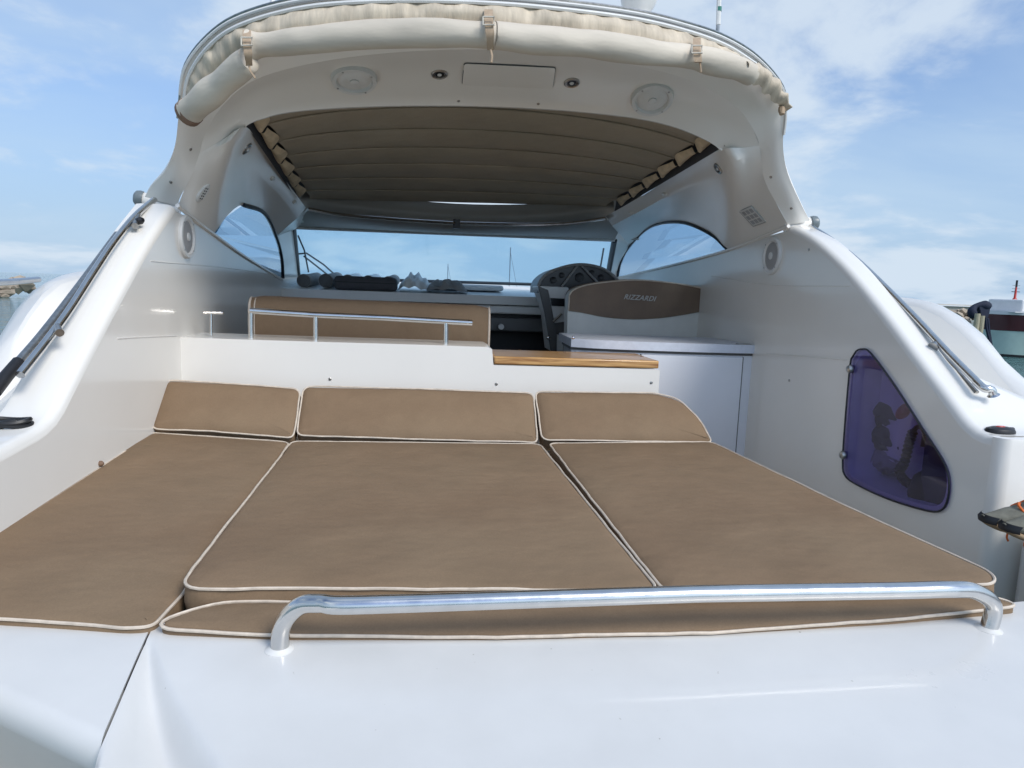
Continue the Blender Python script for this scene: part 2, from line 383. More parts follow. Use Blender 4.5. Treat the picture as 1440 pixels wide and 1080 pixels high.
# ---- side coamings (inner wall + rounded sloping top)
def px_curve(pts, X): return [onX(a, b, X) for a, b in pts]
AL = px_curve([(245, 288), (215, 332), (180, 392), (140, 466), (101, 540), (80, 580), (58, 602), (30, 617), (0, 633)], XL)
zf = AL[-1].z; AL += [Vector((XL, 1.5, zf-.005)), Vector((XL, 1.05, zf-.01))]
AR = px_curve([(1110, 316), (1140, 332), (1170, 357), (1200, 388), (1245, 443), (1290, 503), (1330, 555), (1358, 592), (1378, 608), (1396, 613)], XR)
def arcres(A, n=46): return resample(cr(A, 6), n)
AL = arcres(AL); AR = arcres(AR)
def coaming(A, sgn, width, r=.028):
    """returns inner wall boundary and the strip rows"""
    rows = [[] for _ in range(12)]
    n = len(A); inner = []
    for i, p in enumerate(A):
        t = (A[min(i+1, n-1)]-A[max(0, i-1)]).normalized()   # towards the stern
        nrm = Vector((0, t.z, -t.y));
        if nrm.z > 0: nrm = -nrm
        for k in range(6):
            a = math.pi/2*k/5
            rows[k].append(p+nrm*r*(1-math.sin(a))+Vector((sgn, 0, 0))*r*(1-math.cos(a)))
        inner.append(rows[0][-1])
        w_ = width(i/(n-1))
        for k, (f, d) in enumerate(((.4, 0), (.75, 0), (.93, .003), (1, .018), (1.03, .06), (1.04, .5))):
            rows[6+k].append(p+Vector((sgn*(r+(w_-r)*f), 0, 0))+nrm*d)
    return inner, rows
inL, rowsL = coaming(AL, -1, lambda s: .15+.35*max(0, s-.62)/.38)
inR, rowsR = coaming(AR, 1, lambda s: .11+.45*max(0, s-.75)/.25)
MB().grid(rowsL).build('coaming', 'gel', Y, ang=50)
MB().grid(rowsR).build('coaming', 'gel', Y, ang=50)

# ---- inner walls
def tess(mb, loops):
    tr = tessellate_polygon(loops); flat = [p for l in loops for p in l]
    return mb.add(flat, tr)
HL = [onX(248, 289, XL), onX(272, 309, XL), onX(300, 330, XL), onX(345, 362, XL), onX(396, 393, XL)]   # line where the hardtop meets the wall, port
HR = [onX(1110, 318, XR), onX(1068, 335, XR), onX(1024, 352, XR), onX(950, 372, XR), onX(868, 391, XR)]
low = lambda x, y: Vector((x, y, .45))
wallL = list(reversed(inL)) + HL[1:] + [Vector((XL, 6.3, 2.06)), low(XL, 6.3), low(XL, 1.05)]
tess(MB(), [wallL]).build('side_wall', 'gel', Y, smooth=False)
lock_px = [(1207, 494), (1216, 491), (1228, 497), (1262, 543), (1300, 602), (1328, 645), (1338, 672), (1337, 700), (1328, 717), (1306, 718), (1250, 701), (1205, 680), (1191, 668), (1188, 650), (1191, 600), (1196, 540), (1200, 505)]
lock = px_curve(lock_px, XR)
lock_s = cr([lock[-1]]+lock+[lock[0]], 3)[3:-3]
lc = sum(lock_s, Vector())/len(lock_s)
wallR = [p for p in inR] + [low(XR, inR[-1].y), low(XR, 6.3), Vector((XR, 6.3, 2.06))] + list(reversed(HR[1:]))
hole = [lc+(p-lc)*.93 for p in lock_s]
tess(MB(), [wallR, hole]).build('side_wall', 'gel', Y, smooth=False)
# locker recess behind the violet pane
lb = MB(); back = [p+Vector((.20, 0, 0)) for p in hole]
lb.grid([hole, [p+Vector((.02, 0, 0)) for p in hole], back], close_u=True); tess(lb, [back])
lkr = lb.build('locker', 'lockerin', Y, ang=40)
MB().prism([p+Vector((-.010, 0, 0)) for p in lock_s], (.008, 0, 0)).build('locker_pane', 'acrylic', lkr)
MB().tube([p+Vector((-.009, 0, 0)) for p in lock_s+[lock_s[0]]], .0035, 6).build('pane_edge', 'navyblack', lkr)
for a, b in ((1197, 519), (1187, 640)):
    MB().lathe(onX(a, b, XR-.012), (-1, 0, 0), [(.016, 0), (.016, .008), (.012, .014), (.004, .017)], 16).build('hinge', 'dullsteel', lkr)
# aft end of starboard coaming: rounded corner and aft-facing panel
ye = AR[-1].y; zt = AR[-1].z; rows = []
for k in range(7):
    a = math.pi/2*k/6; rc = .035
    x = XR+rc*(1-math.cos(a)); y = ye-rc*math.sin(a)
    top = [Vector((x+.03*(1-math.cos(R(90)*q/4))*0+rc*.0, y, zt-.028*(1-math.sin(R(90)*q/4)))) for q in range(5)]
    rows.append([Vector((x, y, .3)), Vector((x, y, zt-.028))] + top[1:4] + [Vector((x+.012, y+.012, zt))])
rows.append([Vector((2.15, ye-.035, .3)), Vector((2.15, ye-.035, zt-.028)), Vector((2.15, ye-.035, zt-.02)), Vector((2.15, ye-.033, zt-.01)), Vector((2.15, ye-.03, zt-.004)), Vector((2.15, ye-.02, zt))])
MB().grid(rows).build('coaming_end', 'gel', Y, ang=50)
MB().add([(XR+.02, ye-.024, zt-.0015), (2.15, ye-.024, zt-.0015), (2.15, ye+.05, zt-.0015), (XR+.02, ye+.05, zt-.0015)], [(0, 1, 2, 3)]).build('coaming_cap', 'gel', Y, smooth=False)
MB().box((1.665, .7, .3), (2.6, ye-.06, 1.415)).build('boarding_step', 'gel_deck', Y, bevel=.03)

# ---- side decks and bulwarks outboard
def bulwark(B, sgn, epx, fpx, XE, XF, fwdY):
    E = px_curve(epx, XE); F = px_curve(fpx, XF)
    E = [Vector((XE-sgn*.3, 6.3, E[0].z+.02)), Vector((XE-sgn*.10, E[0].y+1.2, E[0].z+.02)), Vector((XE-sgn*.02, E[0].y+.4, E[0].z+.012))]+E; F = [Vector((XF-sgn*.3, 6.3, E[0].z+.02)), Vector((XF-sgn*.10, F[0].y+1.2, E[0].z+.02)), Vector((XF-sgn*.02, F[0].y+.4, E[0].z+.012))]+F
    E += [Vector((XE, 1.6, E[-1].z-.22)), Vector((XE, 1.2, E[-1].z-.36))]; F += [Vector((XF, 1.6, E[-2].z)), Vector((XF, 1.2, E[-1].z-.02))]
    n = 40
    E = resample(cr(E, 8), n); F = [min(cr(F, 24), key=lambda f, y=e.y: abs(f.y-y-.0)) for e in E]; F = [Vector((f.x, e.y, f.z)) for e, f in zip(E, F)]
    Bx = [Vector((B[0].x, 6.3, B[0].z-.2))]+B[::3]
    Bc = Bx; Bx = [min(resample(Bc, 300), key=lambda q_, y=e.y: abs(q_.y-y)) for e in E]
    D = [b.lerp(e, .25)-Vector((0, 0, .10)) for b, e in zip(Bx, E)]; D2 = [b.lerp(e, .85)-Vector((0, 0, .10)) for b, e in zip(Bx, E)]
    Em = [e-Vector((0, 0, .012))-Vector((sgn*.01, 0, 0)) for e in E]
    G = [f+Vector((sgn*.03, 0, -.10)) for f in F]
    Hh = [Vector((f.x+sgn*.02, f.y, .9)) for f in F]; I = [Vector((f.x-sgn*.15, f.y, -.3)) for f in F]
    MB().grid([Bx, D, D2, Em]).build('side_deck', 'gel', Y, ang=60)
    MB().grid([Em, E, [e.lerp(f, .5)+Vector((0, 0, .012)) for e, f in zip(E, F)], F, G, Hh, I]).build('hull_side', 'gel_deck', Y, ang=60)
    return E, F
EL, FL = bulwark([r for r in rowsL[10]], -1, [(108, 388), (72, 402), (38, 442), (12, 488), (-15, 540)], [(104, 383), (62, 398), (32, 424), (0, 472), (-20, 510)], -1.50, -1.60, 6)
ER, FR = bulwark([r for r in rowsR[10]], 1, [(1284, 426), (1318, 438), (1345, 456), (1373, 482), (1405, 517), (1440, 560)], [(1286, 421), (1318, 427), (1345, 441), (1373, 461), (1405, 492), (1440, 531)], 2.10, 2.20, 6)

# ---- bulkhead, ledge and teak top
YB = 2.95
def q(px, py, y=YB): return onY(px, py, y)
bk = [q(246, 474), q(330, 477), q(460, 481), q(600, 485), q(686, 488), q(692, 491), q(694, 513), q(800, 516), q(920, 519), q(928, 521)]
bk = [Vector((XL-.01, YB, bk[0].z))]+bk[1:]
bot = [Vector((bk[-1].x, YB, 1.0)), Vector((XL-.01, YB, 1.0))]
MB().prism(bk[:5]+[Vector((bk[5].x, YB, bk[5].z)), Vector((bk[6].x, YB, bk[6].z))]+bk[7:]+bot, (0, .30, 0)).build('bulkhead', 'gel', Y, bevel=.008, seg=3)
for a, b in ((252, 516), (464, 533), (698, 540), (916, 538)):
    MB().lathe(q(a, b), (0, -1, 0), [(.0065, 0), (.0065, .002), (.004, .004)], 12).build('screw', 'dullsteel', Y)
for a, b in ((1110, 535), (1138, 351)):
    MB().lathe(onX(a, b, XR), (-1, 0, 0), [(.006, 0), (.006, .002), (.004, .004)], 12).build('screw', 'dullsteel', Y)
tz = q(694, 513).z
x0 = q(695, 500).x; x1 = q(927, 500).x
tzr = q(927, 519).z
MB().add([(x0, YB-.006, tz+.002), (x1, YB-.006, tzr+.002), (x1, YB+.34, tzr+.002), (x0, YB+.34, tz+.002),
          (x0, YB-.006, tz+.037), (x1, YB-.006, tzr+.037), (x1, YB+.34, tzr+.037), (x0, YB+.34, tz+.037)],
         [(0,3,2,1),(4,5,6,7),(0,1,5,4),(1,2,6,5),(2,3,7,6),(3,0,4,7)]).build('teak_top', 'teak', Y, bevel=.006)
for a in (735, 800, 912): MB().lathe(q(a, 497+(a-735)*.05)+Vector((0, .1, .004)), (0, 0, 1), [(.007, 0), (.007, .002)], 10).build('plug', 'leather', Y)
# short T rail beside the port wall, rail and its reflection built as one
tb_ = MB().tube([onY(286, 440, 3.05), onY(314, 440, 3.05)], .006, 8).build('mirrored_rail', 'steel', Y)
MB().tube([onY(297, 441, 3.05), onY(297, 472, 3.05)], .006, 8).build('post', 'steel', tb_)
# ledge rail
YR = 3.05
rl = [onY(352, 437, YR), onY(443, 443, YR), onY(540, 447, YR), onY(627, 452, YR), onY(664, 454, YR)]
rail = MB().tube(rl, .0125, 12).build('ledge_rail', 'steel', Y)
for a, b0, b1 in ((353, 440, 478), (444, 443, 484), (627, 452, 489)):
    MB().tube([onY(a, b0, YR), onY(a, b1, YR)], .011, 12).build('post', 'steel', rail)

# ---- pedestal under the sun pads
PZ = 1.4; slope = .022
def pz(y): return PZ + slope*(y-1.38)
PN = Vector((0, -slope, 1)).normalized(); P0 = Vector((0, 1.38, PZ))
def pad(px, py, dz=0): return onP(px, py, P0+Vector((0, 0, dz)), PN)

# ---- transom deck: height field split at the seam
SEAM0 = onP(211, 886, Vector((0, 0, 1.347)), Vector((0, 0, 1))); SEAM1 = onP(137, 1075, Vector((0, 0, 1.31)), Vector((0, 0, 1)))
CR0 = onP(213, 900, Vector((0, 0, 1.347)), Vector((0, 0, 1))); CR1 = onP(300, 1080, Vector((0, 0, 1.31)), Vector((0, 0, 1)))
edge_px = [(-420, 842), (-200, 855), (0, 869), (100, 877), (210, 885), (300, 891), (400, 897), (550, 901), (700, 901), (850, 899), (1000, 892), (1150, 882), (1300, 869), (1440, 855), (1650, 832)]
EDGE = [onP(a, b, Vector((0, 0, 1.347)), Vector((0, 0, 1))) for a, b in edge_px]
def edgeY(x):
    for a, b in zip(EDGE, EDGE[1:]):
        if a.x <= x <= b.x: return a.y+(b.y-a.y)*(x-a.x)/(b.x-a.x)
    return EDGE[0].y if x < EDGE[0].x else EDGE[-1].y
def seamX(y): t = (y-SEAM0.y)/(SEAM1.y-SEAM0.y); return SEAM0.x+(SEAM1.x-SEAM0.x)*t
def creaseX(y): t = (y-CR0.y)/(CR1.y-CR0.y); return CR0.x+(CR1.x-CR0.x)*t - .01*math.sin(math.pi*min(1, max(0, t)))
def sst(a, b, x): t = min(1, max(0, (x-a)/(b-a))); return t*t*(3-2*t)
GE0 = onP(0, 985, Vector((0, 0, 1.335)), Vector((0, 0, 1))); GE1 = onP(137, 1052, Vector((0, 0, 1.325)), Vector((0, 0, 1)))
def gateY(x): return GE0.y+(GE1.y-GE0.y)*(x-GE0.x)/(GE1.x-GE0.x)
def deckz(x, y):
    z = 1.345-.02*sst(1.3, .9, y)+.002*math.cos((x-.3)*1.2)
    if x > seamX(y):
        roll = .60+(gateY(x)-.60)*(1-sst(0, .06, x-seamX(y)))
        d = max(0, roll-y); z -= 1.6*d*d/(d+.08) if d > 0 else 0
        t = min(1.4, max(0, (CR0.y-y)/(CR0.y-CR1.y)))
        dd = creaseX(y)-x
        z -= .058*t**.8*sst(-.004, .012+.040*t, dd)*(1-sst(.25, 1, dd/max(.02, creaseX(y)-seamX(y)))*.999)
    return z
def deck(xs_f, y_end, name):
    rows = []
    for j in range(60):
        t = j/59; row = []
        xs = xs_f
        for s_ in xs:
            row.append((s_, t))
        rows.append(row)
    return rows
ctr = MB(); rows = []
for j in range(70):
    t = (j/69)**1.2; row = []
    for i in range(261):
        s_ = (i/260)**1.7
        ye0 = 1.3; 
        y = None
        # iterate as the left border depends on y
        x = 0
        yy = 1.3
        for _ in range(3):
            xl = seamX(yy)+.002; x = xl+(2.3-xl)*s_; yy = edgeY(x)+.03 + (.1-edgeY(x))*t
        row.append(Vector((x, yy, deckz(x, yy))))
    rows.append(row)
dv = MB().grid(rows); 
front = [p+Vector((.003, 0, -.6)) for p in [r[0] for r in rows]]
dv.grid([[r[0] for r in rows], front])
dv.grid([rows[0], [p+Vector((0, .0, -.09)) for p in rows[0]]])
deckc = dv.build('transom_deck', 'gel_deck', Y, ang=50)
rows = []; RG = .035
for j in range(56):
    row = []
    for i in range(60):
        s_ = (i/59)**1.3; x = 0; yy = 1.3
        for _ in range(3):
            xr = seamX(max(yy, .9))-.002; x = xr+(-1.6-xr)*s_
            ya, yg = edgeY(x)+.03, gateY(x)+RG
            if j < 30: yy = ya+(yg-ya)*j/29; z = deckz(x, yy)
            else:
                zt2 = deckz(x, yg)
                if j < 46: th = R(122)*(j-29)/16; yy = yg-RG*math.sin(th); z = zt2-RG*(1-math.cos(th))
                else:
                    k = (j-45)/10; th = R(122); yy = yg-RG*math.sin(th)+k*.5; z = zt2-RG*(1-math.cos(th))-k*.8
        row.append(Vector((x, yy, z)))
    rows.append(row)
dv = MB().grid(rows); dv.grid([[r[0] for r in rows], [p+Vector((-.003, 0, -.05)) for p in [r[0] for r in rows]]]); dv.grid([rows[0], [p+Vector((0, 0, -.09)) for p in rows[0]]])
dv.build('boarding_gate', 'gel_deck', Y, ang=50)
gx = [Vector((seamX(y), y, deckz(seamX(y)+.004, y)-.0045)) for y in [SEAM0.y+.02-.005*k for k in range(40)] if y > gateY(seamX(y))+.02]
MB().grid([[p+Vector((-.0035, 0, 0)) for p in gx], [p+Vector((.0035, 0, 0)) for p in gx]]).build('seam_gasket', 'black', Y)
ped = [pad(213, 612), pad(1002, 622), pad(1394, 818), pad(1200, 870), pad(700, 888), pad(200, 878), pad(-280, 862)]
MB().prism([Vector((max(p.x, XL+.01), p.y+.36 if i in (2,3,4,5,6) else p.y, pz(p.y)-.135)) for i, p in enumerate(ped)], (0, 0, -.9)).build('pad_base', 'gel', Y, smooth=False)
MB().box((-1.0, YB-.5, .5), (q(928, 530).x, YB-.002, 1.30)).build('bulkhead_base', 'gel', Y, smooth=False)
MB().box((-1.6, .9, .40), (2.2, 6.6, .5)).build('cockpit_sole', 'gel_deck', Y, smooth=False)

# ---- stern grab rail
def dk(px, py): 
    p = onP(px, py, Vector((0, 0, 1.338)), Vector((0, 0, 1))); return Vector((p.x, p.y, deckz(p.x, p.y)))
a = dk(393, 917); b = dk(1389, 888)
h = .098
up1 = onP(478, 851, Vector((0, 0, a.z+h)), Vector((0, 0, 1))); up2 = onP(1335, 829, Vector((0, 0, b.z+h)), Vector((0, 0, 1)))
path = cr([a-Vector((0, 0, .01)), a+Vector((.006, 0, .045)), a.lerp(up1, .34)+Vector((0, 0, .053)), a.lerp(up1, .68)+Vector((0, 0, .03)), up1, up1.lerp(up2, .1)], 6)
path += resample([up1.lerp(up2, .1), up1.lerp(up2, .55)+Vector((0, 0, .004)), up1.lerp(up2, .93)], 12)[1:]
path += cr([up1.lerp(up2, .93), up2, up2.lerp(b, .45)+Vector((.012, 0, .034)), b+Vector((.004, 0, .05)), b-Vector((0, 0, .01))], 6)[1:]
sr = MB().tube(path, .0165, 18).build('stern_rail', 'steel', Y)
for p in (a, b): MB().lathe(p-Vector((0, 0, .003)), (0, 0, 1), [(.026, 0), (.026, .003), (.019, .0065), (.0166, .008)], 24).build('flange', 'plastic', sr)

# ================================================================== HARDTOP
def pts(l): return [onY(a, b, c) for a, b, c in l]
R0_ = pts([(203, 278, 3.05), (212, 262, 3.02), (232, 240, 2.96), (246, 205, 2.87), (252, 155, 2.78), (261, 98, 2.7), (300, 50, 2.62), (352, 22, 2.55), (440, 2, 2.48), (560, -5, 2.43), (690, 0, 2.42), (795, 9, 2.44), (893, 22, 2.5), (965, 39, 2.56), (1020, 58, 2.63), (1066, 87, 2.7), (1100, 128, 2.78), (1104, 165, 2.83), (1101, 205, 2.88), (1108, 245, 2.93), (1128, 290, 3.0), (1140, 312, 3.05)])
R1_ = pts([(250, 290, 3.06), (254, 276, 3.04), (268, 250, 3.0), (281, 215, 2.97), (288, 190, 2.93), (310, 152, 2.86), (348, 118, 2.78), (400, 98, 2.72), (480, 82, 2.66), (580, 72, 2.62), (690, 70, 2.61), (795, 77, 2.63), (880, 90, 2.68), (950, 106, 2.73), (1001, 127, 2.78), (1037, 152, 2.83), (1058, 180, 2.88), (1068, 205, 2.93), (1070, 230, 2.97), (1077, 258, 3.0), (1094, 290, 3.04), (1108, 316, 3.06)])
N = len(R0_)
ctrl = (R0_, R1_)
midr = [a_.lerp(b_, .5)+Vector((0, -.015, 0)) for a_, b_ in zip(R0_, R1_)]
aft = patch([R0_, midr, R1_], 4, 4)
hb = MB().grid(aft)
# rounded outer rim then shell forwards
rim = []
for d_ in ((0, 0, 0), (.0, .03, 1), (0, .12, 1.6), (0, .6, 2), (0, 1.5, 1.2), (0, 2.3, -.6)):
    row = []
    for i, p in enumerate(R0_):
        s_ = abs(i-(N-1)/2)/((N-1)/2); up = (1-s_**3); d = d_[:]; d = (0, d_[1]*(1 if s_ < .55 else max(.03, 1-(s_-.55)/.22)), d_[2])
        row.append(p+Vector((0, d[1], d[2]*.016*up - (0.12*max(0, d[1]-.6)/1.7*up) - (.0 if s_ < .9 else .08*d[1]))) + Vector((-(p.x-.3)*.03*d[1], 0, 0)))
    rim.append(row)
hb.grid(patch(rim, 4, 2))
hard = hb.build('hardtop_shell', 'gel_warm', Y, ang=40)
# band under the aft edge between crease and sunroof opening
R1u = R1_[3:18]
OP = pts([(345, 178, 3.0), (347, 175, 3.0), (354, 171, 3.0), (368, 166, 3.0), (398, 158, 3.0), (455, 152, 3.0), (550, 148, 3.0), (660, 148, 3.0), (760, 152, 3.0), (845, 159, 3.0), (905, 167, 3.0), (950, 178, 3.0), (985, 192, 3.0), (1004, 202, 3.0), (1016, 210, 3.0)])
LIP = [p+Vector((0, -.035*max(0, math.sin(math.pi*i/(len(OP)-1)))**.4, .002)) for i, p in enumerate(OP)]
midf = lambda i: max(0, math.sin(math.pi*i/(len(OP)-1)))**.5
mid = [a_.lerp(b_, .5)+Vector((0, 0, .02*midf(i))) for i, (a_, b_) in enumerate(zip(R1u, LIP))]
band_rows = patch([R1u, mid, LIP], 4, 4)
bandmb = MB().grid(band_rows)
l1 = cr(LIP, 4); l2 = [p+Vector((0, .012, -.010)) for p in l1]; l3 = cr(OP, 4); l4 = [p+Vector((0, .006, .05)) for p in l3]
bandmb.grid([l1, l2, [p+Vector((0, 0, -.006)) for p in l3], l3, l4])
bandmb.build('hardtop_liner', 'gel_warm', Y, ang=35)
# side liners
def side(bot_px, top_pts, X, sgn):
    B = [onX(a, b, X+sgn*dx) for a, b, dx in bot_px]
    m1 = [b.lerp(t, .35)+Vector((sgn*.03, 0, .02)) for b, t in zip(B, top_pts)]
    m2 = [b.lerp(t, .75)+Vector((sgn*.02, 0, .02)) for b, t in zip(B, top_pts)]
    return patch([B, m1, m2, top_pts], 4, 4)
tL = [R1_[3]] + [R1_[3].lerp(OP[0], .5)] + [OP[0]] + pts([(364, 204, 3.35), (385, 232, 3.75), (407, 261, 4.15), (430, 292, 4.6)])
bL = [(249, 289, -.0), (272, 309, 0), (300, 330, 0), (318, 305, .03), (342, 288, .05), (372, 300, .045), (388, 332, .02)]
def liner_rows(bpx, tops, X, first, sg, bul=.012):
    cols = []; fas = []
    f4 = resample(first, 4); cols.append(f4); n_ = len(bpx)
    fas.append([f4[-1], f4[-1]])
    for i, ((a_, b_, dx), t) in enumerate(zip(bpx, tops)):
        if i == 0: continue
        B = onX(a_, b_, X+dx); w_ = min(1, i/2)
        Fb = t+Vector((-sg*.045, 0, -.06))*w_
        bu = bul*math.sin(math.pi*i/(n_-1))
        cols.append([B.lerp(Fb, k/3)+Vector((-sg*bu, 0, bu*.6))*math.sin(math.pi*k/3) for k in range(4)])
        fas.append([Fb, t])
    main = patch([[c[k] for c in cols] for k in range(4)], 4, 4)
    strip = patch([[f[k] for f in fas] for k in range(2)], 4, 2)
    return main, strip
slL, stL = liner_rows(bL, tL, XL, [R1_[k] for k in range(4)], 1)
mL = MB().grid(slL).grid(stL)
pillL = [onX(388, 332, XL+.02), onX(396, 362, XL+.01), onX(399, 393, XL)]
wsTL = onY(413, 320, 5.2); wsBL = onY(420, 390, 6.0); wsTR = onY(864, 338, 5.2); wsBR = onY(852, 403, 6.0)
mL.grid(patch([pillL, [p.lerp(t_, .5)+Vector((.0, 0, .0)) for p, t_ in zip(pillL, [wsTL, wsTL.lerp(wsBL, .5), wsBL])], [wsTL, wsTL.lerp(wsBL, .5), wsBL]], 4, 3))
mL.add([pillL[0], tL[-1], wsTL], [(0, 1, 2)])
mL.build('side_liner', 'gel_warm', Y, ang=50)
tR = [R1_[17]] + [R1_[17].lerp(OP[-1], .5)] + [OP[-1]] + pts([(978, 230, 3.35), (940, 252, 3.75), (900, 277, 4.15), (852, 304, 4.6)])
bR = [(1109, 317, 0), (1068, 334, 0), (1024, 352, 0), (998, 328, -.03), (956, 312, -.05), (914, 319, -.045), (886, 345, -.02)]
slR, stR = liner_rows(bR, tR, XR, [R1_[21-k] for k in range(5)], -1)
mR = MB().grid(slR).grid(stR)
pillR = [onX(886, 345, XR-.02), onX(873, 368, XR-.01), onX(867, 391, XR)]
mR.grid(patch([pillR, [p.lerp(t_, .5) for p, t_ in zip(pillR, [wsTR, wsTR.lerp(wsBR, .5), wsBR])], [wsTR, wsTR.lerp(wsBR, .5), wsBR]], 4, 3))
mR.add([pillR[0], tR[-1], wsTR], [(0, 1, 2)])
mR.build('side_liner', 'gel_warm', Y, ang=50)
# header over the windscreen
hdT = pts([(422, 290, 4.6), (500, 299, 4.62), (640, 311, 4.64), (760, 311, 4.62), (864, 300, 4.6)])
hdM = pts([(410, 300, 4.85), (500, 314, 4.8), (640, 326, 4.8), (760, 326, 4.8), (870, 322, 4.85)])
hdB = [wsTL.lerp(wsTR, k/4)+Vector((0, .0, .004)) for k in range(5)]
M['header'] = mat('header_vinyl', (.30, .28, .25), .5, noise_amt=.08)
MB().grid(patch([[p+Vector((0, .05, .117)) for p in hdT], [p+Vector((0, .0, .02)) for p in hdT], hdM, hdB], 5, 3)).build('header', 'header', Y, ang=60)
# blockers added at both sides to shut sky out of the sunroof front
zr_ = max(p.z for p in hdT)+.10
for a_, b_ in ((XL+.02, -.56), (1.10, XR-.02)): MB().box((a_, 4.45, zr_-.02), (b_, 5.35, zr_)).build('sky_blocker', 'header', Y, smooth=False)
for a_, b_ in ((XL+.02, -.56), (1.10, XR-.02)): MB().box((a_, 5.30, wsTL.z+.03), (b_, 5.32, zr_-.021)).build('sky_blocker', 'header', Y, smooth=False)
for tt_, ws_, pl_, s_ in ((tL, wsTL, pillL, 1), (tR, wsTR, pillR, -1)):
    o_ = Vector((0, .05, .0))
    MB().add([tt_[-1]+o_, tt_[-1]+o_+Vector((s_*.1, 0, 0)), ws_+o_+Vector((s_*.02, 0, 0)), pl_[0]+Vector((0, .02, 0))], [(0, 1, 2), (0, 2, 3)]).build('pillar_trim', 'gel_warm', Y, smooth=False)
# windscreen
ws = MB().grid(patch([[wsTL.lerp(wsTR, k/4)+Vector((0, 0, 0)) for k in range(5)], [wsBL.lerp(wsBR, k/4)+Vector((0, 0, 0)) for k in range(5)]], 3, 2)).build('windscreen', 'window', Y)
MB().tube([wsTL, wsBL], .022, 8, flat=.8).build('gasket', 'navyblack', ws)
MB().tube([wsTR, wsBR], .022, 8).build('gasket', 'navyblack', ws)
MB().tube([wsBL, wsBL.lerp(wsBR, .5)+Vector((0, .0, 0)), wsBR], .013, 8).build('gasket', 'navyblack', ws)
MB().tube([wsTL, wsTR], .012, 8).build('gasket', 'dash', ws)
def wip(p): return onY(p[0], p[1], 6.15)
wp = MB()
for l in ([(419, 331), (428, 352), (434, 383)], [(420, 357), (431, 356), (455, 372), (474, 389)], [(427, 360), (445, 374), (464, 389)]): wp.tube([wip(p) for p in l], .007, 6)
wp.build('wiper', 'black', Y)
MB().tube([onY(849, 349, 6.1), onY(845, 372, 6.1), onY(842, 385, 6.1)], .008, 6).build('wiper', 'black', Y)
# side windows
def glass(pp, X, m='sidewin'):
    P = [onX(a, b, X+dx) for a, b, dx in pp]; mb = MB(); tess(mb, [P])
    g = mb.build('side_window', m, Y, smooth=False); return P, g
wL = bL[2:] + [(396, 362, .01), (398, 393, 0), (345, 362, 0)]
P, g = glass([(a, b, dx+.004) for a, b, dx in wL], XL)
MB().tube(cr([onX(342, 288, XL+.052), onX(372, 300, XL+.047), onX(388, 332, XL+.022), onX(396, 362, XL+.012), onX(398, 391, XL+.004)], 5), .012, 6).build('gasket', 'navyblack', g)
wR = bR[2:] + [(873, 368, -.01), (868, 391, 0), (950, 372, 0)]
P, g = glass([(a, b, dx-.004) for a, b, dx in wR], XR)
MB().tube(cr([onX(1024, 351, XR), onX(998, 328, XR-.032), onX(956, 312, XR-.052), onX(914, 319, XR-.047), onX(886, 345, XR-.022), onX(873, 368, XR-.012), onX(868, 390, XR-.004)], 5), .012, 6).build('gasket', 'navyblack', g)
for HH, s_ in ((HL, 1), (HR, -1)):
    MB().tube(cr([p+Vector((s_*.004, 0, 0)) for p in HH], 4), .009, 6).build('wall_seal', 'gel_warm', Y)
# arch foot caps
for p0, p1, s_ in ((R0_[0], R1_[0], -1), (R0_[-1], R1_[-1], 1)):
    c = p0.lerp(p1, .5)
    mb = MB(); mb.tube([p1+Vector((0, .03, -.012)), p0.lerp(p1, .2)+Vector((0, .02, -.01)), p0+Vector((s_*.02, .03, -.004))], [.026, .034, .030], 14)
    mb.build('arch_foot', 'gel_warm', Y)
    MB().lathe(p0+Vector((s_*.012, .02, -.004)), (s_, -.15, .12), [(.031, 0), (.033, .012), (.030, .026), (.02, .034)], 20).build('foot_cap', mat('grey_foot_cap', (.16, .19, .2), .35), Y)
# BVH for fixing things to the hardtop
bv_v = []; bv_f = []
for rws in (aft, band_rows, slL, slR, stL, stR):
    m_ = MB(); m_.grid(rws); b_ = len(bv_v); bv_v += m_.v; bv_f += [tuple(i+b_ for i in f) for f in m_.f]
BVH = BVHTree.FromPolygons(bv_v, bv_f)
def hit(px, py):
    d = ray(px, py).normalized(); loc, n, i, ds = BVH.ray_cast(CAM, d)
    if loc is None: print('miss', px, py); loc = onY(px, py, 3); n = -d
    if n.dot(d) > 0: n = -n
    return loc, n
def ring_speaker(c, n, r, parent, grille='grille', xdir=None, thick=.014):
    o = MB().lathe(c, n, [(r, -.002), (r, thick*.5), (r*.95, thick), (r*.80, thick), (r*.74, thick*.45)], 36).build('speaker', 'plastic', parent, ang=30)
    MB().lathe(c, n, [(r*.745, thick*.4), (r*.7, thick*.55), (r*.4, thick*.75), (r*.26, thick*.8)], 36).build('grille', grille, o)
    MB().lathe(c, n, [(r*.2, thick*.8), (r*.19, thick*1.05), (r*.1, thick*1.15)], 20).build('badge', 'plastic', o)
    for k in range(4):
        a_ = math.pi/4+math.pi/2*k; u = (Vector((0, 0, 1))-n*n.z).normalized(); w_ = n.cross(u)
        MB().lathe(c+(u*math.cos(a_)+w_*math.sin(a_))*r*.87+n*thick, n, [(.004, -.001), (.004, .001)], 8).build('screw', 'dullsteel', o)
    return o
ring_speaker(onX(261, 333, XL), Vector((1, 0, 0)), .088, Y)
ring_speaker(onX(1087, 360, XR), Vector((-1, 0, 0)), .088, Y)
for a_, b_ in ((498, 109), (917, 137)):
    c, n = hit(a_, b_); ring_speaker(c, n, .086, Y, grille='plastic', thick=.022)
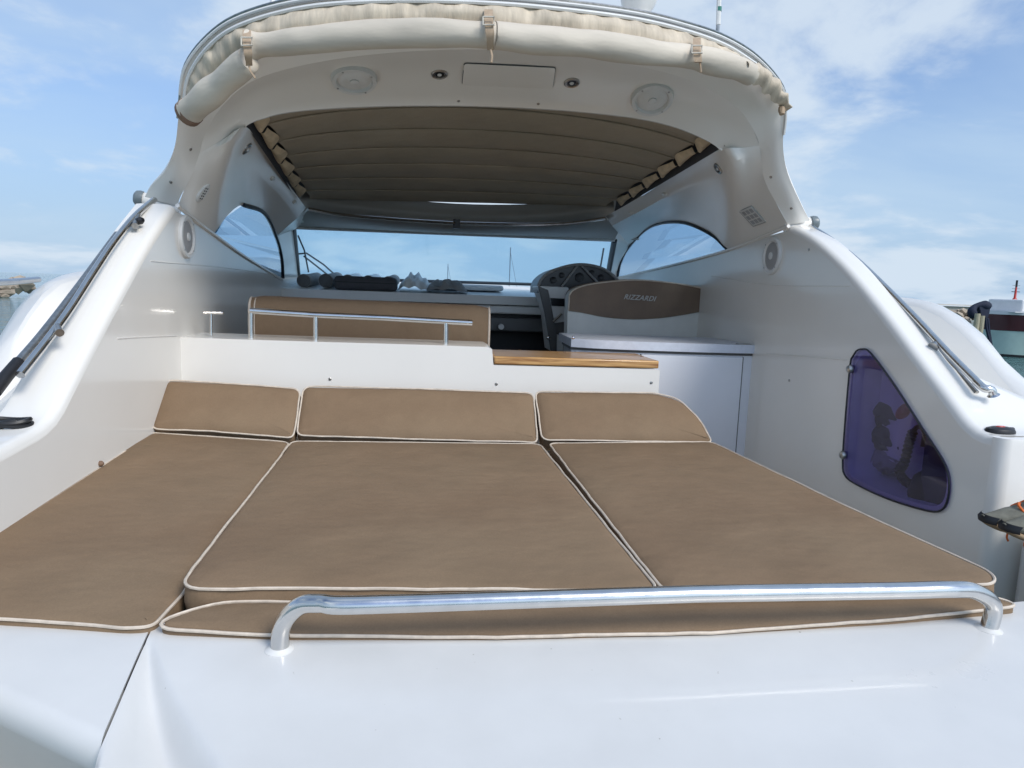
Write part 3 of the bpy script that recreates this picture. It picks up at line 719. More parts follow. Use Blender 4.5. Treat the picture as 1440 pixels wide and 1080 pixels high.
for a_, b_, r in ((618, 104, .031), (804, 116, .031), (347, 209, .03), (1010, 237, .028)):
    c, n = hit(a_, b_)
    o = MB().lathe(c, n, [(r, -.002), (r, .004), (r*.85, .007), (r*.66, .006), (r*.62, .002)], 24).build('downlight', 'dullsteel', Y)
    MB().lathe(c, n, [(r*.63, .001), (r*.5, .004)], 20).build('lens', 'glassdark', o)
    MB().lathe(c, n, [(r*.3, .003), (r*.25, .006)], 12).build('bulb', 'plastic', o)
# hatch in the liner
hc = [hit(a_, b_) for a_, b_ in ((653, 88), (781, 94), (777, 123), (650, 118))]
hn = sum((h_[1] for h_ in hc), Vector()).normalized()
hp = [h_[0]+hn*.001 for h_ in hc]
MB().prism(round_poly(hp, .012), hn*.005).build('liner_hatch', 'gel_warm', Y, ang=30)
MB().tube([p+hn*.001 for p in round_poly(hp, .012)]+[hp[0]+hn*.001+(hp[1]-hp[0])*.08], .0022, 5, cap=False).build('hatch_gap', 'darkcloth', Y)
# port oval vent, starboard square grille
c, n = hit(285, 271)
o = MB().lathe(c, n, [(.045, -.002), (.045, .004), (.04, .007)], 24, sx=.55, xdir=(0, 1, 0)).build('oval_vent', 'plastic', Y)
vv = (Vector((0, 0, 1))-n*n.z).normalized(); uu = n.cross(vv)
for k in range(5):
    for j in (-1, 1): MB().lathe(c+vv*(-.024+.012*k)+uu*j*.006, n, [(.0036, .0065), (.0036, .0078)], 8).build('slot', 'black', o)
c, n = hit(1059, 303)
u = Vector((0, 1, 0)); u = (u-n*u.dot(n)).normalized(); v_ = n.cross(u); v_ = v_ if v_.z > 0 else -v_
def plate(c, u, v, n, a, b, t0, t1): 
    return MB().prism([c+u*a+v*b+n*t0, c-u*a+v*b+n*t0, c-u*a-v*b+n*t0, c+u*a-v*b+n*t0], n*(t1-t0))
o = plate(c, u, v_, n, .052, .052, -.002, .008).build('square_vent', 'plastic', Y, bevel=.003)
for i in range(3):
    for j in range(3): plate(c+u*(i-1)*.030+v_*(j-1)*.030, u, v_, n, .011, .011, .0075, .0092).build('slot', 'grille', o)
MB().tube([c+u*.052+v_*.052+n*.006, c-u*.052+v_*.052+n*.006, c-u*.052-v_*.052+n*.006, c+u*.052-v_*.052+n*.006, c+u*.052+v_*.052+n*.006], .003, 5).build('vent_edge', 'dullsteel', o)
for a_, b_ in ((268, 210), (240, 256), (1084, 249), (1113, 293), (518, 146), (645, 142), (757, 146), (860, 158), (430, 152)):
    c, n = hit(a_, b_) if b_ > 200 else (None, None)
    if c is None:
        d = ray(a_, b_).normalized(); c, n, _, _ = BVH.ray_cast(CAM, d)
        if c is None: continue
        if n.dot(d) > 0: n = -n
    MB().lathe(c, n, [(.006, -.001), (.006, .002), (.003, .003)], 10).build('screw', 'dullsteel', Y)
# latch pockets along the sunroof sides
for lst in (((383, 251), (414, 284), (395, 262)), ((935, 273), (888, 300), (905, 287))):
    for a_, b_ in lst[:2]:
        c, n = hit(a_, b_)
        MB().lathe(c, n, [(.03, -.001), (.028, .004), (.02, .008)], 14, sx=.45, xdir=(0, 0, 1)).build('latch', 'gel_warm', Y)

# ---- sunroof cloth: folding bows
nb = 7; roof = MB(); rows = []
Lf, Rf = OP[0], OP[-1]; Lb, Rb = hdT[0], hdT[-1]
def roofz(x, y):
    t = (y-3.0)/1.62; zl = Lf.z+(Lb.z-Lf.z)*t; zr = Rf.z+(Rb.z-Rf.z)*t
    xl = Lf.x+(Lb.x-Lf.x)*t; xr = Rf.x+(Rb.x-Rf.x)*t; s_ = (x-xl)/(xr-xl)
    top = OP[6].z+.05; crown = (top-(Lf.z+Rf.z)/2)*(1-t)+(.0)*t
    return zl+(zr-zl)*s_ + crown*max(0, 1-(2*s_-1)**2)**.7 + .045
for j in range(nb*8+1):
    y = 2.96+1.66*j/(nb*8); t = (y-3.0)/1.62; fr = (j % 8)/8
    sag = -.007*math.sin(math.pi*fr) if fr else .004
    xl = Lf.x+(Lb.x-Lf.x)*t; xr = Rf.x+(Rb.x-Rf.x)*t; row = []
    sc = .05+.018*math.sin(math.pi*fr)
    for i in range(41):
        s_ = i/40; x = (xl+sc)+(xr-xl-2*sc)*s_
        ed = min(s_, 1-s_)*40
        row.append(Vector((x, y, roofz(x, y)+sag*min(1, .4+ed/6)+.004*noise.noise(Vector((x*3, y*9, 0))))))
    rows.append(row)
roof.grid(rows); rf = roof.build('sunroof_cloth', 'taupe_dark', Y, ang=25)
for k in range(nb):
    y = 2.96+1.66*k/nb+.004; t = (y-3.0)/1.62
    xl = Lf.x+(Lb.x-Lf.x)*t; xr = Rf.x+(Rb.x-Rf.x)*t
    MB().tube([Vector((xl+.05+(xr-xl-.1)*i/16, y, roofz(xl+.05+(xr-xl-.1)*i/16, y)-.001)) for i in range(17)], .0045, 6).build('bow_seam', 'taupe_dark', rf)
    if k >= 6: continue
    for sd_ in (0, 1):     # tan loops of the folded cloth edge
        rws = []
        for j in range(9):
            tt = j/8; yy = y+.03+.19*tt; t2 = (yy-3.0)/1.62
            ex = (Lf.x+(Lb.x-Lf.x)*t2+.01) if sd_ == 0 else (Rf.x+(Rb.x-Rf.x)*t2-.01); dr = 1 if sd_ == 0 else -1
            wdt = .035+.03*math.sin(math.pi*tt**1.6)
            rws.append([Vector((ex+dr*wdt*i/6, yy, roofz(ex+dr*(.03+wdt*i/6), yy)-.012-.02*math.sin(math.pi*i/6)-.012*tt)) for i in range(7)])
        MB().grid(rws).build('cloth_loop', 'flap', rf, ang=60)
for sd_ in (0, 1):       # dark side channels
    P = [(Lf, Lb), (Rf, Rb)][sd_]; dr = 1 if sd_ == 0 else -1
    MB().grid([[P[0]+Vector((0, -.02, .01)), P[1]+Vector((0, 0, .01))], [P[0]+Vector((dr*-.01, -.02, .09)), P[1]+Vector((dr*-.01, 0, .09))], [P[0]+Vector((dr*.16, -.02, .16)), P[1]+Vector((dr*.16, 0, .10))]]).build('roof_channel', 'darkcloth', Y)
# chrome bar at the front of the sunroof
MB().tube(cr(pts([(434, 294, 4.5), (480, 302, 4.5), (560, 309, 4.5), (640, 314, 4.5)]), 5), .011, 8).build('roof_bar', 'steel', Y)
MB().tube(cr(pts([(645, 314, 4.52), (740, 316, 4.52), (800, 314, 4.52), (851, 307, 4.52)]), 5), .011, 8).build('roof_bar', 'steel', Y)
MB().box(onY(637, 321, 4.50), onY(647, 309, 4.53)).build('roof_catch', 'black', Y)

# ================================================================== CABIN
# dash
d0 = onY(400, 414, 4.95); 
def yb(pxa, pya, pxb, pyb, y0, y1): 
    a_ = onY(pxa, pya, y0); b_ = onY(pxb, pyb, y0); return (min(a_.x, b_.x), y0, min(a_.z, b_.z)), (max(a_.x, b_.x), y1, max(a_.z, b_.z))
zd = onY(700, 416, 4.9).z
MB().add([(XL, 4.9, zd), (XR, 4.9, zd), (XR, 6.45, 2.02), (XL, 6.45, 2.06), (XL, 4.9, zd-.06), (XR, 4.9, zd-.06), (XR, 6.45, 1.7), (XL, 6.45, 1.7)],
         [(0, 1, 2, 3), (0, 4, 5, 1), (4, 7, 6, 5), (2, 6, 7, 3)]).build('dashboard', 'dash', Y, smooth=False)
lo, hi = yb(600, 432, 760, 426, 4.86, 5.2); MB().box((XL, 4.96, lo[2]-.02), (XR, 5.4, zd-.055)).build('dash_recess', 'dashdark', Y, smooth=False)
z1 = onY(700, 430, 4.88).z; z2 = onY(700, 441, 4.88).z
MB().box((XL, 4.88, z2), (XR, 5.3, z1)).build('dash_shelf', 'dash', Y, bevel=.01)
MB().box((XL, 5.0, z2-.05), (XR, 5.35, z2-.002)).build('dash_recess', 'black', Y, smooth=False)
z3 = onY(700, 446, 4.92).z; z4 = onY(700, 466, 4.92).z
MB().box((XL, 4.94, z4), (XR, 5.3, z3)).build('dash_panel', 'hood', Y, bevel=.01)
MB().box((XL, 5.2, .5), (XR, 5.25, z4)).build('cabin_bulkhead', 'black', Y, smooth=False)
lo, hi = yb(693, 463, 757, 443, 4.9, 4.95); 
MB().lathe(onY(704, 459, 4.9), (0, -1, 0), [(.02, 0), (.014, .03), (.02, .05)], 12).build('knob', 'dash', Y)
# raised dash trays
for (a_, b_, c_, d_) in ((600, 398, 706, 403), (625, 404, 752, 408)):
    p0 = onY(a_, b_, 5.6); 
    MB().box((onY(a_, b_, 5.5).x, 5.35, zd+.03), (onY(c_, b_, 5.5).x, 5.75, zd+.075)).build('dash_tray', 'dash', Y, bevel=.02)
    break
# helm pod
YP = 4.55
arc = [onY(a_, b_, YP) for a_, b_ in ((757, 402), (762, 392), (775, 382), (795, 375), (815, 372), (835, 374), (852, 380), (866, 391), (874, 402))]
arc = cr(arc, 3)
base_z = onY(760, 412, YP).z
body = arc+[Vector((arc[-1].x, YP, base_z)), Vector((arc[0].x, YP, base_z))]
pod = MB().prism([p+Vector((0, .02, 0)) for p in body], (0, .35, 0)).build('helm_pod', 'hood', Y)
cx = (arc[0].x+arc[-1].x)/2
MB().prism([Vector((cx+(p.x-cx)*.93, YP+.012, base_z+.012+(p.z-base_z)*.9)) for p in body], (0, .02, 0)).build('display', 'glassdark', pod)
MB().tube([p+Vector((0, .0, 0)) for p in arc], .010, 8).build('hood_rim', 'greycloth', pod)
for pp in (((812, 374), (790, 403)), ((818, 374), (843, 400))):
    MB().tube([onY(*pp[0], YP-.005), onY(*pp[1], YP-.005)], .008, 6).build('strut', 'greycloth', pod)
for a_, b_, rr in ((778, 394, .022), (790, 387, .018), (815, 390, .03), (845, 390, .02), (832, 383, .016)):
    MB().lathe(onY(a_, b_, YP+.008), (0, -1, 0), [(rr, 0), (rr, .006), (rr*.8, .004)], 16).build('gauge', 'black', pod)
MB().prism([onY(a_, b_, YP-.06) for a_, b_ in ((757, 402), (800, 404), (800, 425), (797, 495), (776, 495), (770, 440))], (0, .3, 0)).build('helm_console', 'dash', Y, bevel=.01)
MB().prism([onY(a_, b_, YP-.075) for a_, b_ in ((757, 402), (771, 408), (783, 470), (783, 495), (775, 495), (766, 440))], (0, .02, 0)).build('console_trim', 'hood', Y, bevel=.003)
MB().prism([onY(a_, b_, YP-.068) for a_, b_ in ((774, 419), (794, 420), (794, 431), (776, 430))], (0, .02, 0)).build('switch_panel', 'glassdark', Y)
MB().prism([onY(a_, b_, YP-.068) for a_, b_ in ((775, 455), (797, 452), (797, 471), (779, 470))], (0, .02, 0)).build('switch_panel', 'dashdark', Y)
MB().tube([onY(778, 452, YP-.09), onY(790, 441, YP-.10)], .008, 8).build('throttle', 'dullsteel', Y)
MB().lathe(onY(771, 475, YP-.08), (0, -1, 0), [(.012, 0), (.012, .01), (.006, .014)], 12).build('key_lock', 'steel', Y)

# helm seat
YS = 4.05
hs = thing('helm_seat', 'brown and white helm seat with silver lettering, standing behind the grey cabinet', 'helm seat', onY(895, 475, YS))
outl = [onY(a_, b_, YS) for a_, b_ in ((797, 500), (798, 440), (800, 416), (806, 408), (825, 401), (860, 396), (893, 394), (925, 396), (958, 400), (988, 406), (994, 412), (994, 440), (993, 500))]
top = cr(outl[2:11], 3)
MB().prism([outl[0], outl[1]]+top+[outl[11], outl[12]], (0, .10, 0)).build('backrest', 'seatwhite', hs, bevel=.012, seg=3)
lowc = cr([onY(a_, b_, YS) for a_, b_ in ((799, 437), (820, 440), (850, 446), (890, 449), (930, 447), (965, 442), (993, 437))], 3)
MB().prism([p+Vector((0, -.008, 0)) for p in top]+[p+Vector((0, -.008, 0)) for p in reversed(lowc)], (0, .03, 0)).build('panel', 'seatbrown', hs, bevel=.006)
MB().tube([p+Vector((0, -.008, .001)) for p in [lowc[0]]+top+[lowc[-1]]], .0042, 6).build('piping', 'piping', hs)
MB().tube([lowc[-1]+Vector((.0, -.004, 0)), outl[12]+Vector((0, -.004, 0))], .0042, 6).build('piping', 'seatbrown', hs)
rear = [p+Vector((.02, .13, .008)) for p in top]
MB().prism(rear+[rear[-1]-Vector((0, 0, .4)), rear[0]-Vector((0, 0, .4))], (0, .08, 0)).build('front_bolster', 'seatbrown', hs, bevel=.02)
fc = bpy.data.curves.new('lettering', 'FONT'); fc.body = 'RIZZARDI'; fc.size = .041; fc.shear = .35; fc.extrude = .001; fc.align_x = 'CENTER'; fc.space_character = 1.08; fc.offset = .0006
fo = bpy.data.objects.new('tmp_text', fc); COL.objects.link(fo)
bpy.context.view_layer.update()
me = bpy.data.meshes.new_from_object(fo.evaluated_get(bpy.context.evaluated_depsgraph_get())); me.name = 'lettering'
COL.objects.unlink(fo); bpy.data.objects.remove(fo)
me.materials.clear(); me.materials.append(M['letter'])
lt = bpy.data.objects.new('lettering', me); COL.objects.link(lt); lt.parent = hs
tl = onY(899, 422, YS-.0105); lt.location = tl-ORG[hs.name]; lt.rotation_euler = (R(90), R(2), 0)

# wet bar cabinet
YC = 3.30
cb = thing('galley_cabinet', 'grey moulded cabinet with curved countertop against the right-hand wall', 'cabinet', (1.2, YC+.2, .5))
def arcfront(pairs, y=YC): return [onY(a_, b_, y+dy) for a_, b_, dy in pairs]
ctop = arcfront([(803, 487, .10), (840, 490, .04), (900, 493, 0), (960, 495, -.02), (1010, 496, -.025), (1050, 497, -.02), (1071, 498, 0)])
cz = sum(p.z for p in ctop)/len(ctop)
cc = [Vector((p.x, p.y, cz)) for p in cr(ctop, 3)]
cc[-1].x = min(cc[-1].x, XR-.003)
ol = cc+[Vector((XR-.003, YC+.5, cz)), Vector((cc[0].x+.02, YC+.55, cz))]
MB().prism(ol, (0, 0, .042)).build('countertop', 'counter', cb, bevel=.006, seg=3)
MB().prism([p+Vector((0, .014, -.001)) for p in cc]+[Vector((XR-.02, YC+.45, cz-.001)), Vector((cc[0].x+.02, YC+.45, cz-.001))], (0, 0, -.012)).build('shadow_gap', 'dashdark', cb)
body = [p+Vector((0, .02, -.012)) for p in cc]
body = [Vector((p.x+.006, p.y, p.z)) for p in body]; body[-1].x = XR-.004
MB().prism(body+[Vector((XR-.004, YC+.45, cz-.012)), Vector((cc[0].x+.03, YC+.45, cz-.012))], (0, 0, -1.25)).build('carcass', 'cabinet', cb, ang=30)
def yfront(x):
    for a_, b_ in zip(body, body[1:]):
        if a_.x <= x <= b_.x: return a_.y+(b_.y-a_.y)*(x-a_.x)/(b_.x-a_.x)
    return body[-1].y
xa = onY(901, 520, YC).x; xb = onY(1043, 520, YC).x
for u0_, u1_ in ((body[0].x+.02, xa-.004), (xa+.004, xb-.004)):
    us = [u0_+(u1_-u0_)*k/8 for k in range(9)]
    o = MB().grid([[Vector((x, yfront(x)-.001, cz-.02)) for x in us], [Vector((x, yfront(x)-.009, cz-.022)) for x in us], [Vector((x, yfront(x)-.009, cz-1.15)) for x in us], [Vector((x, yfront(x)-.001, cz-1.16)) for x in us]]).build('door', 'cabinet', cb, ang=40)
for x in (xa, xb):
    MB().box((x-.003, yfront(x)-.004, cz-1.15), (x+.003, yfront(x)+.002, cz-.02)).build('door_gap', 'dashdark', cb)
MB().lathe(onY(806, 475, YC), (0, -1, .3), [(.008, 0), (.008, .006), (.004, .01)], 12).build('latch', 'steel', cb)
p = onY(1050, 485, YC-.02); MB().box((p.x-.035, YC+.0, cz+.042), (p.x+.035, YC+.03, cz+.046)).build('maker_plate', 'dullsteel', cb)

# things on the dash
for k, (a_, b_, rr) in enumerate(((427, 403, .048), (458, 402, .05), (489, 401, .048), (518, 400, .046), (546, 400, .043))):
    c = onY(a_, b_, 5.05); c.z = zd+rr+.008+.004*k
    lab = ['grey rolled-up cover standing at the left end of the dashboard row', 'grey rolled-up cover, second from the left on the dashboard', 'pale rolled-up cover in the middle of the dashboard row', 'pale rolled-up cover, fourth from the left on the dashboard', 'dark-ended rolled-up cover at the right end of the dashboard row'][k]
    t_ = thing('rolled_cover', lab, 'rolled cover', c, 'rolled covers in a row on the dashboard')
    MB().tube([c, c+Vector((.0, .15, .0)), c+Vector((.02, .45, .02))], rr, 20).build('roll', 'dash' if k in (2, 3) else 'greycloth', t_)
    MB().lathe(c+Vector((0, -.001, 0)), (0, -1, 0), [(rr*.93, -.001), (rr*.9, .005), (rr*.5, .009)], 20).build('end_face', 'dashdark', t_)
p0 = onY(470, 413, 4.97); p1 = onY(558, 396, 4.97)
bx = thing('dark_bag', 'charcoal flat bag lying on the dashboard in front of the rolls', 'bag', (p0.x, 4.97, p0.z))
MB().box((p0.x, 4.93, zd+.004), (p1.x, 5.14, zd+.10)).build('body', 'darkcloth', bx, bevel=.03, seg=3)
MB().box((p0.x+.01, 4.926, zd+.055), (p1.x-.01, 4.934, zd+.061)).build('zip', 'black', bx)
def cloth(name, label, a_, b_, ya, yb_, hh, mt, seed):
    p0 = onY(a_, 412, ya); p1 = onY(b_, 412, ya); rws = []
    for j in range(15):
        y = ya+(yb_-ya)*j/14
        rws.append([Vector((p0.x+(p1.x-p0.x)*i/24, y, zd+.01+.05*(y-4.9)+hh*max(0, math.sin(math.pi*min(1, max(0, (i+.3)/24.6)))**.5*math.sin(math.pi*(j+.2)/14.4)**.4*(.65+.7*noise.noise(Vector((i*.22+seed, j*.3, seed))))))) for i in range(25)])
    o = MB().grid(rws).build(name, mt, ang=60); o['label'] = label; o['category'] = 'cloth'; return o
cloth('folded_towel', 'grey crumpled towel heaped on the dashboard left of the helm pod', 600, 658, 4.95, 5.3, .10, 'greycloth', 2.2)
cloth('folded_sheet', 'pale folded sheet lying between the dark bag and the grey towel', 560, 604, 5.0, 5.4, .12, 'dash', 5.7)

# ================================================================== CUSHIONS
def pad_cushion(label, px, rad, dz=0, thick=.10, name='sunpad_cushion', puff=.010, plane=None):
    P = [pad(a_, b_, dz) if plane is None else onP(a_, b_, *plane) for a_, b_ in px]
    c = sum(P, Vector())/len(P)
    t_ = thing(name, label, 'cushion', c-Vector((0, 0, thick)), 'brown sunpad cushions with cream piping')
    o = round_poly(P, rad)
    cushion(t_, name, o, PN if plane is None else plane[1], thick, puff=puff); return t_
pad_cushion('left sunpad cushion, brown with cream piping, lying along the left wall', [(-262, 862), (-60, 866), (60, 874), (180, 884), (214, 882), (258, 836), (407, 622), (214, 609)], [.05, .01, .01, .04, .05, .02, .035, .03], thick=.06, plane=(Vector((0, 1.3, 1.357)), Vector((0, -.055, 1)).normalized()))
pad_cushion('middle sunpad cushion, brown rectangle between the two outer cushions', [(249, 829), (400, 827), (600, 828), (926, 831), (759, 625), (411, 621)], [.06, .001, .001, .035, .035, .035], thick=.075)
pad_cushion('right sunpad cushion, brown, tapering beside the side passage', [(934, 832), (1150, 829), (1401, 822), (1395, 806), (1200, 717), (1001, 622), (772, 624)], [.035, .001, .03, .05, .01, .035, .035], thick=.075)
pad_cushion('long narrow front cushion, brown, under the steel stern rail', [(205, 882), (400, 894), (700, 896), (1000, 889), (1250, 872), (1436, 852), (1385, 836), (900, 848), (300, 847)], [.08, .001, .001, .001, .001, .05, .03, .001, .14], thick=.055, puff=.006, plane=(Vector((0, 1.26, 1.357)), Vector((0, -.17, 1)).normalized()))
# bolsters
BN = Vector((0, -.22, .16)).normalized()
bp0 = pad(590, 617)+Vector((0, .0, .004))
bn = Vector((0, -.165, .20)); bn = Vector((0, -1, 1.15)).normalized()
def bol(px, rad, label):
    P = [onP(a_, b_, bp0, bn) for a_, b_ in px]
    t_ = thing('back_bolster', label, 'cushion', sum(P, Vector())/len(P)-Vector((0, -.05, .08)), 'brown back bolsters at the head of the sunpad')
    cushion(t_, 'bolster', round_poly(P, rad, step=.03), bn, .085, puff=.018)
bol([(212, 603), (300, 606), (412, 616), (423, 547), (330, 540), (232, 535)], [.03, .001, .025, .035, .001, .04], 'left back bolster, brown with cream piping, against the white bulkhead corner')
bol([(417, 612), (580, 617), (755, 622), (750, 553), (590, 547), (427, 544)], [.03, .001, .02, .035, .001, .035], 'middle back bolster, widest of the three brown bolsters')
bol([(763, 618), (880, 620), (1001, 622), (985, 590), (955, 562), (920, 553), (850, 552), (753, 551)], [.03, .001, .02, .04, .04, .03, .001, .03], 'right back bolster with a slanted outer end beside the grey cabinet')

# sofa backrest behind the ledge rail
YSo = 3.32
so_ = thing('sofa_backrest', 'brown sofa backrest with cream piped ends behind the steel ledge rail', 'sofa', onY(520, 490, YSo))
nseg = 20; rows = []; 
for i in range(nseg+1):
    s_ = i/nseg; a_ = 352+(686-352)*s_
    tb = onY(a_, 415+15*s_+(3 if i in (0, nseg) else 0), YSo+.03); bb = onY(a_, 474+16*s_, YSo)
    x = bb.x; zt_ = tb.z; zb_ = bb.z-.25; prof = []
    for k in range(9):
        an = math.pi*k/8; prof.append(Vector((x, YSo+.055-.055*math.cos(an), zt_-.05+.05*math.sin(an))))
    row = [Vector((x, YSo+.02, zb_)), Vector((x, YSo-.004, (zt_+zb_)/2)), Vector((x, YSo-.006, zt_-.10))]+prof+[Vector((x, YSo+.11, zb_))]
    rows.append(row)
mb = MB().grid(rows); mb.f.append(tuple(range(len(rows[0])))); mb.f.append(tuple(nseg*len(rows[0])+k for k in range(len(rows[0]))))
mb.build('cover', 'taupe', so_, ang=50)
for rw, s_ in ((rows[0], -1), (rows[-1], 1)):
    MB().tube([p+Vector((s_*.003, 0, 0)) for p in rw[:-1]], .0055, 6).build('piping', 'piping', so_)
MB().tube([p+Vector((.02, -.0035, 0)) for p in rows[0][:8]], .003, 6).build('piping', 'piping', so_)
MB().tube([rw[6]+Vector((0, -.0, -.0)) for rw in rows], .0025, 5).build('top_seam', 'seatbrown', so_)

# ================================================================== ROLLED CANVAS on the aft edge
cv = thing('rolled_aft_canvas', 'beige canvas screen rolled up under the aft edge of the hardtop', 'canvas', onY(690, 60, 2.4))
ctrlp = [(352, 64, 2.5, 20), (372, 62, 2.49, 15), (430, 57, 2.45, 17), (520, 49, 2.41, 19), (600, 47, 2.38, 18), (686, 49, 2.36, 17), (700, 50, 2.36, 18), (760, 57, 2.37, 19), (840, 64, 2.40, 18), (920, 74, 2.44, 18), (976, 80, 2.48, 16), (1000, 86, 2.50, 18), (1040, 96, 2.55, 17), (1056, 104, 2.59, 15)]
pth = cr([onY(a_, b_, y) for a_, b_, y, r in ctrlp], 8); rd = cr([Vector((r*y/980, 0, 0)) for a_, b_, y, r in ctrlp], 8)
mb = MB(); mb.tube(pth, [r.x*.94 for r in rd], 22)
for i, v in enumerate(mb.v):
    mb.v[i] = v + Vector((0, -1, .3))*(.006*noise.noise(Vector((v.x*9, v.z*16, v.y*6)))) + Vector((0, 0, .006*noise.noise(Vector((v.x*3+9, v.y*20, v.z*5)))))
mb.build('roll', 'canvas', cv, ang=80)
sp = MB(); n = len(pth); sp.grid([[pth[i]+Vector((0, -.02-rd[i].x*.75, -rd[i].x*(.55+.12*math.sin(i*.21)))) for i in range(4, n-2)], [pth[i]+Vector((0, -.016-rd[i].x*.85, -rd[i].x*(.38+.12*math.sin(i*.21)))) for i in range(4, n-2)]])
# diagonal port end
e0 = onY(350, 84, 2.47); e1 = onY(266, 158, 2.68)
L = [e0.lerp(e1, k/14) for k in range(15)]
mb = MB().tube(L, [.038+.006*math.sin(k*.9)*.5+.008*min(1, k/5) for k in range(15)], 20)
for i, v in enumerate(mb.v): mb.v[i] = v+Vector((0, -1, 0))*.008*noise.noise(v*12)
mb.build('hanging_end', 'canvas', cv, ang=80)
dr = (e1-e0).normalized()
MB().tube([e1-dr*.012, e1+dr*.012, e1+dr*.016], [.0475, .0475, .040], 20).build('end_cap', 'leather', cv)
# starboard folded end
fe = pts([(1040, 84, 2.56), (1070, 92, 2.66), (1093, 116, 2.74), (1107, 150, 2.8)]); fb = pts([(1045, 110, 2.57), (1066, 122, 2.63), (1086, 140, 2.70), (1103, 156, 2.79)])
fe = cr(fe, 6); fb = cr(fb, 6); rws = []
for k in range(9):
    t_ = k/8; rws.append([a_.lerp(b_, t_)+Vector((0, -.05*math.sin(math.pi*t_)-.012*math.sin(i*1.7+t_*3), .006*math.sin(i*1.3))) for i, (a_, b_) in enumerate(zip(fe, fb))])
MB().grid(rws).build('folded_end', 'canvas2', cv, ang=80)
p = onY(1099, 151, 2.76); MB().lathe(p, (0, -.3, -1), [(.012, 0), (.014, .012), (.010, .03)], 10).build('end_tie', 'strap', cv)
# skirt between the rim and the roll
R0f = cr(R0_, 6)
def nearest_rim(px, py):
    return onY(px, py, 2.5)
top_px = [(258, 165, 2.76), (266, 110, 2.69), (300, 62, 2.60), (350, 33, 2.53), (440, 11, 2.46), (560, 4, 2.41), (690, 7, 2.40), (795, 16, 2.42), (893, 29, 2.48), (965, 46, 2.54), (1020, 66, 2.61), (1062, 92, 2.68)]
bot_px = [(268, 172, 2.78), (288, 140, 2.7), (318, 100, 2.62), (356, 60, 2.52), (440, 48, 2.45), (560, 38, 2.41), (690, 42, 2.39), (795, 50, 2.41), (893, 62, 2.45), (965, 72, 2.50), (1020, 84, 2.57), (1058, 104, 2.63)]
tp = cr(pts(top_px), 10); bp_ = cr(pts(bot_px), 10); rws = []
for k in range(9):
    t_ = k/8; rws.append([a_.lerp(b_, t_)+Vector((0, -1, 0))*(.02*math.sin(math.pi*t_)+math.sin(math.pi*min(1, t_+.15))*.013*noise.noise(Vector((i*.33, t_*1.5, 1)))+.004*math.sin(i*1.9)) for i, (a_, b_) in enumerate(zip(tp, bp_))])
MB().grid(rws).build('skirt', 'canvas2', cv, ang=80)
MB().tube([p+Vector((0, -.004, .004)) for p in tp], .007, 6).build('track', 'plastic', cv)
for a_, y0_, yb0, yy, sl in ((347, 42, 104, 2.42, 12), (687, 13, 82, 2.31, 4), (980, 53, 96, 2.42, 6)):
    top_ = onY(a_, y0_, yy+.06); m1 = onY(a_, y0_+14, yy-.0); m2 = onY(a_+2, y0_+34, yy-.015); bt = onY(a_+3, yb0-12, yy+.02)
    wv = RT*.0135
    ctr_ = cr([top_, m1, m2, bt], 4)
    st = MB().grid([[p-wv*(1 if i < 9 else 1-.5*(i-8)/5) for i, p in enumerate(ctr_)], [p+wv*(1 if i < 9 else 1-.5*(i-8)/5) for i, p in enumerate(ctr_)]]); 
    st.grid([[p-wv*.8+Vector((0, .004, 0)) for p in ctr_], [p+wv*.8+Vector((0, .004, 0)) for p in ctr_]])
    st = st.build('strap', 'strap', cv)
    bc = onY(a_, y0_+17, yy-.018)
    bk_ = [bc-RT*.017+UP*.014, bc+RT*.017+UP*.014, bc+RT*.017-UP*.011, bc-RT*.017-UP*.011]
    MB().tube(bk_+[bk_[0]], .003, 6).build('buckle', 'buckle', st)
    MB().tube([bt, onY(a_+5, yb0-4, yy+.01), onY(a_+sl, yb0+6, yy+.01)], .0035, 5).build('tail', 'strap', st)
# bright trim along the hardtop rim
MB().tube([p+Vector((0, -.004, .006)) for p in R0f[26:-20]], .006, 6).build('rim_trim', 'plastic', Y)
MB().tube([p+Vector((0, -.002, .017)) for p in R0f[22:-24]], .005, 6).build('rim_trim', 'dullsteel', Y)

# ---- roof gear
zt_ = onY(897, 22, 2.9)
MB().lathe(onY(897, 22, 2.95), (0, 0, 1), [(.045, -.06), (.04, 0), (.055, .02), (.07, .045), (.078, .08), (.07, .14), (.045, .17)], 28).build('radar_dome', 'plastic', Y, ang=50)
MB().tube([onY(1008, 58, 2.9), onY(1010, 30, 2.9)], .008, 8).build('antenna_base', 'dullsteel', Y)
an_ = MB().tube([onY(1010, 35, 2.9), onY(1013, -60, 2.9)], .010, 8).build('antenna', 'plastic', Y)
MB().tube([onY(1011, 16, 2.9), onY(1011.3, 10, 2.9)], .0112, 8).build('band', mat('green_band', (.05, .2, .15), .4), an_)
MB().tube([onY(383, 14, 2.8), onY(384, -60, 2.8)], .0085, 8).build('antenna', 'plastic', Y)
MB().tube([onY(786, 12, 2.8), onY(786, -50, 2.8)], .010, 8).build('antenna', 'plastic', Y)

